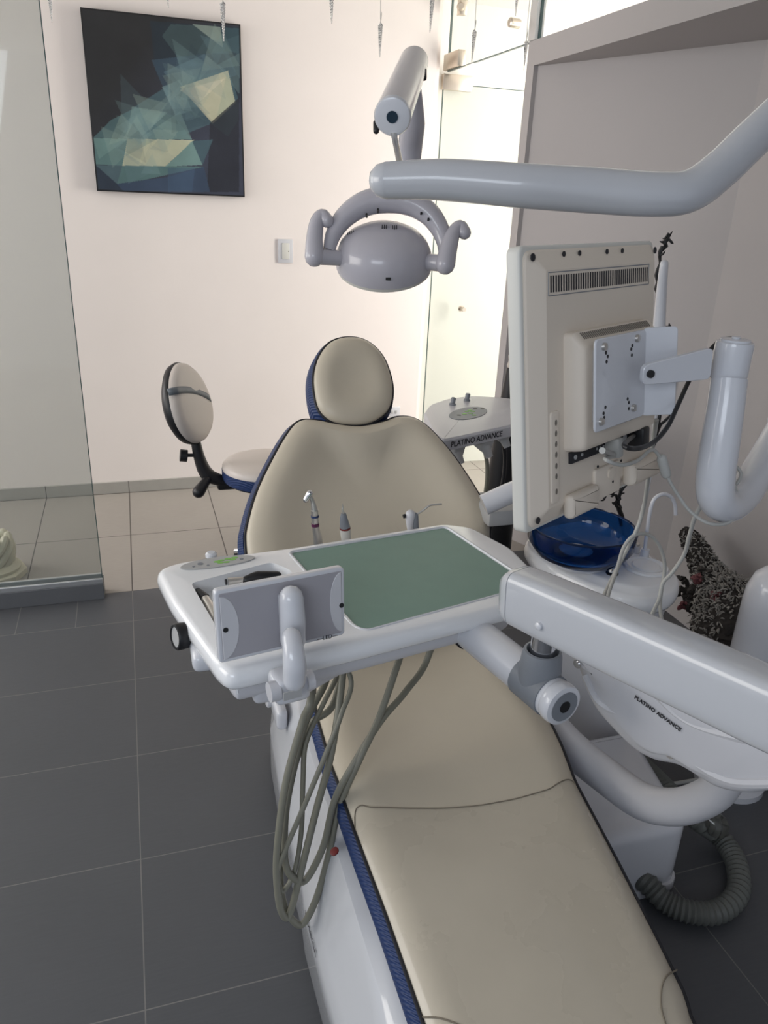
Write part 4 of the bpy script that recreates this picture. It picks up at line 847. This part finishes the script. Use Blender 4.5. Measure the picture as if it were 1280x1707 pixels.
pp0, pp1 = FAs.px(736, 733), FAs.px(868, 705)
e1 = FAs.pt(pp0[0], pp0[1]); e2 = FAs.pt(pp1[0], pp1[1]); ed = (e2-e1).normalized(); en = V((ed.y, -ed.x, 0))
text('console_lettering', 'PLATINO ADVANCE', .028, e1+(e2-e1)*.40+en*.014+V((0, 0, -.020)), ed, (0, 0, 1), 'ink', AU, bold=.0004)
# instrument holders under the console
for k, (x, y) in enumerate([(760, 748), (808, 738), (838, 722)]):
    P = Zp(x, y, .80); HI = thing('suction_holder', ['grey angled instrument holder nearest the backrest under the console', 'grey funnel shaped suction holder under console lettering', 'grey instrument holder nearest the monitor under the console'][k], 'instrument holder', P, 'instrument holders under the assistant console')
    b = B(); box(b, P+V((0, .02, .0)), (.05, .075, .055), U=(1, .3, 0), Vv=(-.3, 1, .3), bev=.012, seg=3); obj('cradle', b, 'lgrey', HI)
    b = B(); tube(b, [P+V((-.01, .05, .03)), P+V((.0, 0, -.01)), P+V((.015, -.02, -.05))], .016, 14, radii=[.012, .020, .013]); obj('nozzle', b, 'lgrey', HI)
    b = B(); tube(b, [P+V((.0, -.0, -.02)), P+V((.02, .0, -.10)), P+V((.02, .0, -.22)), P+V((0, .02, -.45)), P+V((.10, 0, -.62)), P+V((.3, -.1, -.68))], .0075, 12, k=6); obj('hose', b, ['hose', 'hose', 'black'][k], HI)
b = B(); q0, q1 = Dp(806, 842, 2.15), Dp(870, 815, 2.15); tube(b, [q0, q1, Dp(950, 800, 2.2)], .03, 18); obj('console_arm', b, 'plastic', AU)
b = B(); box(b, Dp(852, 845, 2.3), (.22, .16, .05), bev=.01); obj('arm_bracket', b, 'lgrey', AU)

# ================================================================== STOOL
S0 = Zp(446, 770, .53); S0 = V((S0.x, S0.y, 0))
ST = thing('operator_stool', 'round cream and navy operator stool with backrest behind the dental chair', 'stool', S0)
b = B(); lathe(b, [(.18, .495), (.192, .505), (.192, .520), (.182, .532), (.15, .538), (.08, .541), (.01, .542)], S0, (0, 0, 1), 56); obj('seat_cushion', b, 'stool_vinyl', ST)
b = B(); lathe(b, [(.17, .452), (.188, .458), (.194, .475), (.194, .505), (.185, .508)], S0, (0, 0, 1), 56); obj('seat_band', b, 'navy', ST)
b = B(); lathe(b, [(.10, .43), (.17, .445), (.17, .455)], S0, (0, 0, 1), 40); obj('seat_pan', b, 'black', ST)
b = B(); lathe(b, [(.028, .09), (.028, .30), (.018, .30), (.018, .44)], S0, (0, 0, 1), 20); obj('gas_column', b, 'chrome', ST)
for k in range(5):
    a = k*2*PI/5; e = S0+V((math.cos(a)*.17, math.sin(a)*.17, .075)); b = B(); tube(b, [S0+V((0, 0, .11)), (S0+e)/2+V((0, 0, .06)), e], .016, 10, radii=[.024, .018, .014]); lg = obj('leg', b, 'chrome', ST)
    b = B(); tube(b, [e+V((-.018*math.sin(a), .018*math.cos(a), -.048)), e-V((-.018*math.sin(a), .018*math.cos(a), .048))], .027, 18, smooth=False); tube(b, [e, e-V((0, 0, .03))], .008, 8, smooth=False); obj('castor', b, 'black', lg)
YB = S0.y+.02
b = B(); tube(b, [Yp(385, 806, YB), Yp(365, 800, YB), Yp(345, 790, YB), Yp(333, 765, YB), Yp(325, 730, YB), Yp(318, 690, YB)], .02, 14, radii=[.026, .032, .038, .030, .024, .020], sx=.8); box(b, Yp(385, 806, YB), (.12, .05, .045), bev=.012); obj('back_bracket', b, 'black', ST)
b = B(); tube(b, [Yp(300, 759, YB), Yp(312, 760, YB)], .026, 14, smooth=False, round_ends=False); tube(b, [Yp(310, 759, YB), Yp(326, 759, YB)], .008, 10, smooth=False); obj('height_knob', b, 'black', ST)
b = B(); tube(b, [Yp(345, 800, YB-.03), Yp(331, 820, YB-.07)], .022, 14, smooth=False, radii=[.018, .026], round_ends=True); obj('tension_knob', b, 'black', ST)
pT, pBt = Yp(293, 606, YB+.02), Yp(334, 736, YB-.02); upv = (pT-pBt).normalized()
FS = Frame((pT+pBt)/2, V((.47, .88, 0)).normalized()*1.0, upv); 
if FS.N.dot(V((1, -.5, 0))) < 0: FS = Frame((pT+pBt)/2, -FS.U, upv)
hL = (pT-pBt).length/2
egg = [(.165*math.cos(a)*(1-.10*math.sin(a)), hL*math.sin(a)) for a in [i*2*PI/48 for i in range(48)]]
b = B(); cushion(b, FS, egg, [('o', .004, -.012), ('o', 0, 0), ('o', .004, .018), ('o', .016, .030), ('s', .75, .036), ('s', .4, .040), ('s', .05, .041)]); bp_ = obj('backrest_pad', b, 'stool_vinyl', ST)
b = B(); cushion(b, FS, egg, [('s', .45, -.055), ('o', .03, -.045), ('o', .002, -.025), ('o', -.004, -.006), ('o', .0, .004), ('o', .02, .004)]); obj('backrest_shell', b, 'black', ST)
SG = 1 if FS.U.dot(CR) > 0 else -1
b = B(); rows = []
for i in range(25):
    t = -1+2*i/24; y = .052-.05*t*t*0 + .0*t; xx = t*.163*math.sqrt(max(.0, 1-(.045/hL)**2)); rr = math.hypot(xx/.165, .05/hL)
    h = .0375*(1-max(0, (rr-.75)/.25)**2.5*.75)+.0035; rows.append([FS.pt(xx, .03+-SG*.055*t-.02*t*t, h), FS.pt(xx, .058+-SG*.055*t-.02*t*t, h-.001)])
grid(b, rows); bo = obj('backrest_stripe', b, mat('slate_stripe', (.14, .16, .18), .45), ST)
md = bo.modifiers.new('s', 'SOLIDIFY'); md.thickness = .004; md.offset = -1

# ================================================================== INSTRUMENTS AND HOSES
def hose(parent, pts, r=.0068): b = B(); tube(b, pts, r, 12, k=8); return obj('hose', b, 'hose', parent)
def hp3(px, py, Yv): return Yp(px, py, Yv)
def c3(x, y): return (x/2.722+400, y/2.722+1080)                    # crop 3 -> photo
YR = Zp(600, 893, .9).y+.045                                        # just behind the rear tray edge
def strand(lst): return [Yp(*c3(x, y), Yv) for x, y, Yv in lst]
# 1 contra-angle handpiece
h0 = Yp(530, 905, YR+.02); H1 = thing('contra_angle_handpiece', 'silver contra-angle handpiece with purple ring standing behind the tray', 'dental handpiece', h0)
YH1 = YR+.02
b = B(); tube(b, [Yp(531, 930, YH1), Yp(530, 900, YH1), Yp(527, 885, YH1), Yp(525, 866, YH1), Yp(524, 850, YH1)], .009, 16, radii=[.0105, .0105, .0085, .008, .0085]); obj('body', b, 'steel', H1)
b = B(); tube(b, [Yp(524, 850, YH1), Yp(521, 836, YH1), Yp(516, 826, YH1)], .006, 14, radii=[.0078, .005, .0045]); obj('neck', b, 'steel', H1)
b = B(); tube(b, [Yp(510, 833, YH1), Yp(516, 822, YH1)], .007, 14, smooth=False, round_ends=True); obj('head', b, 'chrome', H1)
b = B(); tube(b, [Yp(525.6, 877, YH1), Yp(525.3, 872, YH1)], .0092, 16, smooth=False); obj('purple_ring', b, mat('purple_ring', (.09, .015, .06), .4), H1)
b = B(); tube(b, [Yp(524.8, 862, YH1), Yp(524.7, 859, YH1)], .0092, 16, smooth=False); obj('blue_ring', b, 'navy', H1)
hose(H1, [Yp(532, 925, YH1), V((h0.x+.005, YH1+.03, .80))] + strand([(330, 160, 1.20), (285, 330, 1.17), (215, 580, 1.15), (180, 800, 1.13), (165, 1000, 1.12), (180, 1170, 1.11), (212, 1225, 1.11), (240, 1160, 1.12), (290, 960, 1.14), (350, 720, 1.16), (405, 520, 1.17), (440, 330, 1.2), (465, 130, 1.25)]) + [Yp(572, 1085, 1.27)], .0072)
# 2 scaler
h1 = Yp(577, 905, YR+.02); H2_ = thing('ultrasonic_scaler', 'cream ultrasonic scaler with grey nose and thin tip behind the tray', 'dental scaler', h1)
b = B(); tube(b, [Yp(579, 925, YH1), Yp(577, 900, YH1), Yp(575, 881, YH1)], .011, 16, smooth=False, radii=[.010, .0115, .0128]); obj('body', b, 'bezel', H2_)
b = B(); tube(b, [Yp(575, 879, YH1), Yp(573, 866, YH1), Yp(572.5, 856, YH1)], .01, 16, radii=[.0122, .0095, .006]); obj('nose', b, 'grey', H2_)
b = B(); tube(b, [Yp(575, 882, YH1), Yp(575, 879.6, YH1)], .0128, 16, smooth=False); obj('red_ring', b, 'red', H2_)
b = B(); tube(b, [Yp(572.5, 857, YH1), Yp(571, 850, YH1), Yp(571.5, 845, YH1), Yp(570.5, 839, YH1)], .002, 8, radii=[.003, .0025, .0018, .0008]); obj('tip', b, 'steel', H2_)
hose(H2_, [Yp(580, 920, YH1), V((h1.x+.01, YH1+.02, .80))] + strand([(445, 190, 1.28), (320, 350, 1.24), (240, 560, 1.2), (197, 780, 1.17), (182, 1000, 1.15), (195, 1150, 1.13), (235, 1230, 1.12), (285, 1252, 1.12), (345, 1140, 1.13), (400, 950, 1.15), (450, 720, 1.17), (545, 500, 1.19), (630, 320, 1.23), (710, 90, 1.28)]) + [Yp(668, 1090, 1.3)], .0072)
# 3 air water syringe
h2 = Yp(686, 885, YR+.02); H3 = thing('air_water_syringe', 'grey air water syringe with bent metal nozzle behind the tray', 'dental syringe', h2)
b = B(); tube(b, [Yp(684, 885, YH1), Yp(683, 868, YH1), Yp(684, 858, YH1)], .011, 16, radii=[.007, .010, .012], round_ends=True); obj('body', b, 'plastic2', H3)
b = B(); tube(b, [Yp(692, 885, YH1), Yp(691, 860, YH1)], .009, 16, smooth=False, round_ends=True); obj('grip', b, 'grey', H3)
b = B(); tube(b, [Yp(690, 860, YH1), Yp(703, 852, YH1), Yp(715, 843, YH1), Yp(724, 841, YH1), Yp(736, 840, YH1)], .0026, 10); obj('nozzle', b, 'steel', H3)
b = B(); tube(b, [Yp(672, 861, YH1), Yp(676, 860, YH1)], .005, 10, smooth=False); obj('button', b, 'black', H3)
hose(H3, [Yp(690, 885, YH1), V((h2.x+.0, YH1+.02, .80)), V((Yp(720, 1090, 1.38).x, 1.36, .80))] + strand([(850, 50, 1.34), (750, 200, 1.28), (640, 330, 1.23), (520, 520, 1.19), (430, 690, 1.17), (378, 900, 1.15), (300, 1050, 1.14), (245, 1045, 1.13), (205, 970, 1.14), (207, 750, 1.17), (250, 520, 1.19), (300, 330, 1.22), (390, 150, 1.28)]) + [Yp(545, 1095, 1.3)], .0072)
# 4 the two handpieces lying in the tray well
H4 = thing('turbine_handpiece', 'black and silver turbine handpiece lying across the tray recess', 'dental handpiece', Zp(410, 966, .9))
b = B(); tube(b, [Zp(380, 970, .893), Zp(396, 968, .893), Zp(412, 966, .893)], .0075, 16, radii=[.0085, .007, .0065]); obj('silver_end', b, 'steel', H4)
b = B(); tube(b, [Zp(410, 967, .893), Zp(430, 962, .895), Zp(462, 960, .892)], .010, 16, radii=[.0085, .012, .0095], round_ends=True); obj('black_body', b, 'black', H4)
b = B(); lathe(b, [(.006, 0), (.006, .003)], Zp(378, 970, .893), (-1, -.1, 0)); obj('head', b, 'black', H4)
H5 = thing('air_motor', 'black nosed silver air motor lying near left edge of tray recess', 'dental handpiece', Zp(345, 1005, .89))
b = B(); tube(b, [Zp(343, 1000, .888), Zp(352, 1015, .886), Zp(360, 1032, .884)], .0105, 16, radii=[.0095, .011, .011], round_ends=True); obj('silver_body', b, 'steel', H5)
b = B(); tube(b, [Zp(330, 985, .890), Zp(342, 998, .888)], .008, 14, smooth=False, radii=[.006, .010], round_ends=True); obj('black_nose', b, 'black', H5)
hose(H5, [Zp(359, 1036, .882), V((.17, 1.20, .845)), V((.30, 1.28, .80))] + strand([(500, 130, 1.24), (460, 300, 1.2), (390, 480, 1.17), (290, 720, 1.14), (200, 930, 1.12), (172, 1020, 1.12), (192, 1105, 1.12), (248, 1010, 1.14), (278, 830, 1.16), (286, 600, 1.18), (300, 430, 1.2), (380, 250, 1.24), (445, 120, 1.28)]) + [Yp(570, 1090, 1.31)], .0052)

# ================================================================== SUCTION HOSE, PEDAL, PLANTS
SH = thing('suction_hose', 'dark grey corrugated suction hose looping on the floor from the box', 'hose', Zp(1230, 1480, 0))
def corr(pts, r, pitch=.011):
    P = catmull(pts, 40); out = [P[0]]; acc = 0
    for a, c in zip(P, P[1:]):
        acc += (c-a).length
        if acc > pitch/4: out.append(c); acc = 0
    b = B(); F = frames_along(out); rings = []
    for i, (c, (t, a_, b_)) in enumerate(zip(out, F)):
        rr = r*(1+.09*math.sin(i*PI/2)); rings.append([c+a_*math.cos(2*PI*q/16)*rr+b_*math.sin(2*PI*q/16)*rr for q in range(16)])
    ring_strip(b, rings); return b
hz = .034
obj('corrugated_tube', corr([V((1.06, 1.24, .07)), Zp(1075, 1470, .05), Zp(1110, 1503, hz), Zp(1150, 1520, hz), Zp(1195, 1520, hz), Zp(1228, 1492, hz), Zp(1230, 1450, hz), Zp(1215, 1415, hz), Zp(1192, 1388, .05), Zp(1160, 1365, .10), Zp(1120, 1325, .12), Zp(1080, 1285, .09), Zp(1045, 1255, .05), Zp(1020, 1228, hz), Zp(1005, 1205, hz)], .0265), 'duct', SH)
P = Zp(1190, 1372, .10); b = B(); lathe(b, [(.022, -.03), (.030, -.01), (.032, .01), (.026, .028), (.02, .034)], P, (.5, -.6, -.5), 24); obj('clear_coupling', b, 'clear', SH)
P = Zp(962, 1220, 0); FP = thing('foot_pedal', 'small white round foot pedal on the floor between chair and cuspidor', 'foot pedal', P)
b = B(); lathe(b, [(.085, 0), (.088, .012), (.080, .022), (.05, .034), (.01, .038)], P, seg=36); obj('pedal_disc', b, 'plastic2', FP)
b = B(); lathe(b, [(.092, 0), (.092, .008)], P, seg=36); obj('base_ring', b, 'black', FP)
for k, pp in enumerate([[(925, 1212, .06), (945, 1205, .10), (957, 1180, .16), (962, 1140, .25)], [(940, 1200, .08), (968, 1222, .055), (975, 1180, .16), (985, 1150, .25)], [(945, 1185, .15), (955, 1215, .06), (995, 1235, .02), (1020, 1250, .02)]]):
    cable('unit_cable', ['olive grey cable curling over left side of the foot pedal', 'olive grey cable rising steeply from middle of the foot pedal', 'olive grey cable trailing from foot pedal towards the corrugated hose'][k], [Zp(*q) for q in pp], .0085 if k < 2 else .006, 'hose')
cable('cable', 'thin pale cord lying on dark floor below the lettered arm cover', [Zp(1070, 1300, .008), Zp(1100, 1308, .008), Zp(1150, 1302, .008), Zp(1200, 1290, .008)], .006, 'cord')
# black vase with glittering twigs
Vp = Yp(830, 700, 2.95); vb = V((Vp.x+.05, 2.95, 0))
VS = thing('floor_vase', 'tall narrow black floor vase behind the console by the partition jamb', 'vase', vb)
b = B(); lathe(b, [(.07, 0), (.075, .02), (.072, .3), (.06, .6), (.045, .80), (.032, .93), (.030, .95), (.024, .95)], vb, seg=28); obj('body', b, 'black', VS)
b = B(); lathe(b, [(.026, .94), (.030, .96), (.024, .98), (.028, 1.0), (.02, 1.02)], vb, seg=18); obj('silver_neck', b, 'steel', VS)
TW = thing('twig_arrangement', 'black glittering bare branches standing behind monitor and cuspidor bowl', 'branches', Yp(1050, 860, 2.2)-V((0, 0, .1)))
def twig(bm, pts, r0, n=10, sp=.03):
    P = catmull(pts, 5); P = [p+V((random.uniform(-1, 1), 0, random.uniform(-1, 1)))*r0*.7 for p in P]; tube(bm, P, r0, 7, smooth=False, radii=[r0*random.uniform(.5, 1.1) for _ in range(9)]+[r0*.2])
    for _ in range(n):
        p = random.choice(P[1:]); dv = V((random.uniform(-1, 1), random.uniform(-.6, .6), random.uniform(-.8, 1))).normalized(); L = sp*random.uniform(.4, 1.1)
        m1 = p+dv*L*.5+V((random.uniform(-.3, .3), 0, random.uniform(-.3, .3)))*L; tube(bm, [p, m1, m1+(dv+V((0, 0, .5)))*L*.4], r0*.3, 6, k=3, radii=[r0*.5, r0*.55, r0*.15])
YT = 2.2
b = B(); twig(b, [Yp(1040, 880, YT), Yp(1033, 830, YT), Yp(1048, 800, YT), Yp(1078, 765, YT), Yp(1094, 720, YT), Yp(1100, 680, YT)], .010, 16, .05); obj('branch', b, 'twig', TW)
b = B(); twig(b, [Yp(1033, 832, YT), Yp(1015, 822, YT), Yp(1008, 805, YT)], .008, 12, .045); obj('branch', b, 'twig', TW)
b = B(); twig(b, [Yp(1100, 690, YT), Yp(1104, 640, YT), Yp(1106, 590, YT), Yp(1112, 555, YT), Yp(1117, 538, YT)], .007, 8, .03); obj('branch', b, 'twig', TW)
b = B(); twig(b, [Yp(1106, 590, YT), Yp(1098, 530, YT), Yp(1096, 470, YT), Yp(1101, 425, YT), Yp(1110, 405, YT), Yp(1114, 388, YT)], .0075, 9, .03); obj('branch', b, 'twig', TW)
P = V(Yp(1110, 652, 2.75)); fr_d = d_
so2 = thing('wall_socket', 'white socket plate on grey partition right of the monitor plate', 'wall socket', P)
tt = ((A_.x-0)); 
def on_niche(x, y):
    dd = ray(x, y); nn = nrm; return EYEP + dd*((A_-V((0, 0, 0))-EYEP).dot(nn)/dd.dot(nn))
P = on_niche(1110, 652); so2.location = P; WL[so2.name] = P
b = B(); box(b, P-nrm*.006, (.075, .012, .12), U=d_, Vv=nrm, bev=.003); obj('plate', b, 'plastic2', so2)
b = B(); box(b, P-nrm*.013, (.03, .004, .05), U=d_, Vv=nrm, bev=.001); obj('outlet', b, 'bezel', so2)
# mossy driftwood
XD = 1.98
DR = thing('driftwood_ornament', 'dark encrusted driftwood trunk with dull red blossoms leaning on right wall', 'ornament', (XD, 2.0, 0))
tk = [(1147, 893, .030), (1160, 915, .040), (1176, 950, .052), (1196, 985, .075), (1210, 1012, .115), (1222, 1045, .15), (1228, 1085, .165)]
b = B(); TP = [Xp(x, y, XD-.03-r*.3) for x, y, r in tk]; tube(b, TP, .05, 26, k=6, radii=[r for _, _, r in tk], round_ends=True)
bmesh.ops.subdivide_edges(b, edges=b.edges[:], cuts=1, use_grid_fill=True)
for v in b.verts: v.co += V((random.uniform(-1, 1), random.uniform(-1, 1), random.uniform(-1, 1)))*.007
trunk = obj('trunk', b, 'bark', DR)
b = B(); TPd = catmull(TP, 8); RD = [tk[min(int(i/8), len(tk)-1)][2]*(1-(i % 8)/8)+tk[min(int(i/8)+1, len(tk)-1)][2]*((i % 8)/8) for i in range(len(TPd))]
def chip(bm, p, L, r):
    dv = V((random.uniform(-1, 1), random.uniform(-1, 1), random.uniform(-1, 1))).normalized(); tube(bm, [p, p+dv*L*.5+V((0, 0, L*.12)), p+dv*L], r, 4, smooth=False, radii=[r, r*1.2, r*.4])
for _ in range(3600):
    i = int(random.random()**.5*(len(TPd)-1)); a = random.uniform(0, 2*PI); c_i = TPd[i]; n1 = V((math.cos(a), 0, math.sin(a))); n1 = (CR*math.cos(a)+CU*math.sin(a)-CF*random.uniform(.0, 1)).normalized()
    chip(b, c_i+n1*RD[i]*random.uniform(.92, 1.08), random.uniform(.010, .022), random.uniform(.0016, .003))
ch = obj('lichen_chips', b, 'chip', DR, smooth=False); ch['kind'] = 'stuff'
b = B(); bl = [(1150, 1000), (1158, 985), (1170, 968), (1178, 985), (1165, 1005), (1150, 1012), (1185, 1003), (1140, 982)]
for x, y in bl:
    p = Xp(x, y, XD-.11)
    for k in range(14): chip(b, p+V((random.uniform(-.02, .02), random.uniform(-.03, .03), random.uniform(-.03, .03))), .03, .008)
obj('burls', b, 'bark', DR)
b = B()
for x, y in [(1160, 963), (1164, 968), (1158, 967), (1190, 993), (1195, 1000), (1188, 1002), (1184, 1008), (1136, 1008), (1194, 992)]:
    p = Xp(x, y, XD-.15)
    for k in range(6): chip(b, p+V((random.uniform(-.008, .008), random.uniform(-.01, .01), random.uniform(-.01, .01))), .018, .006)
obj('blossoms', b, 'flower', DR)
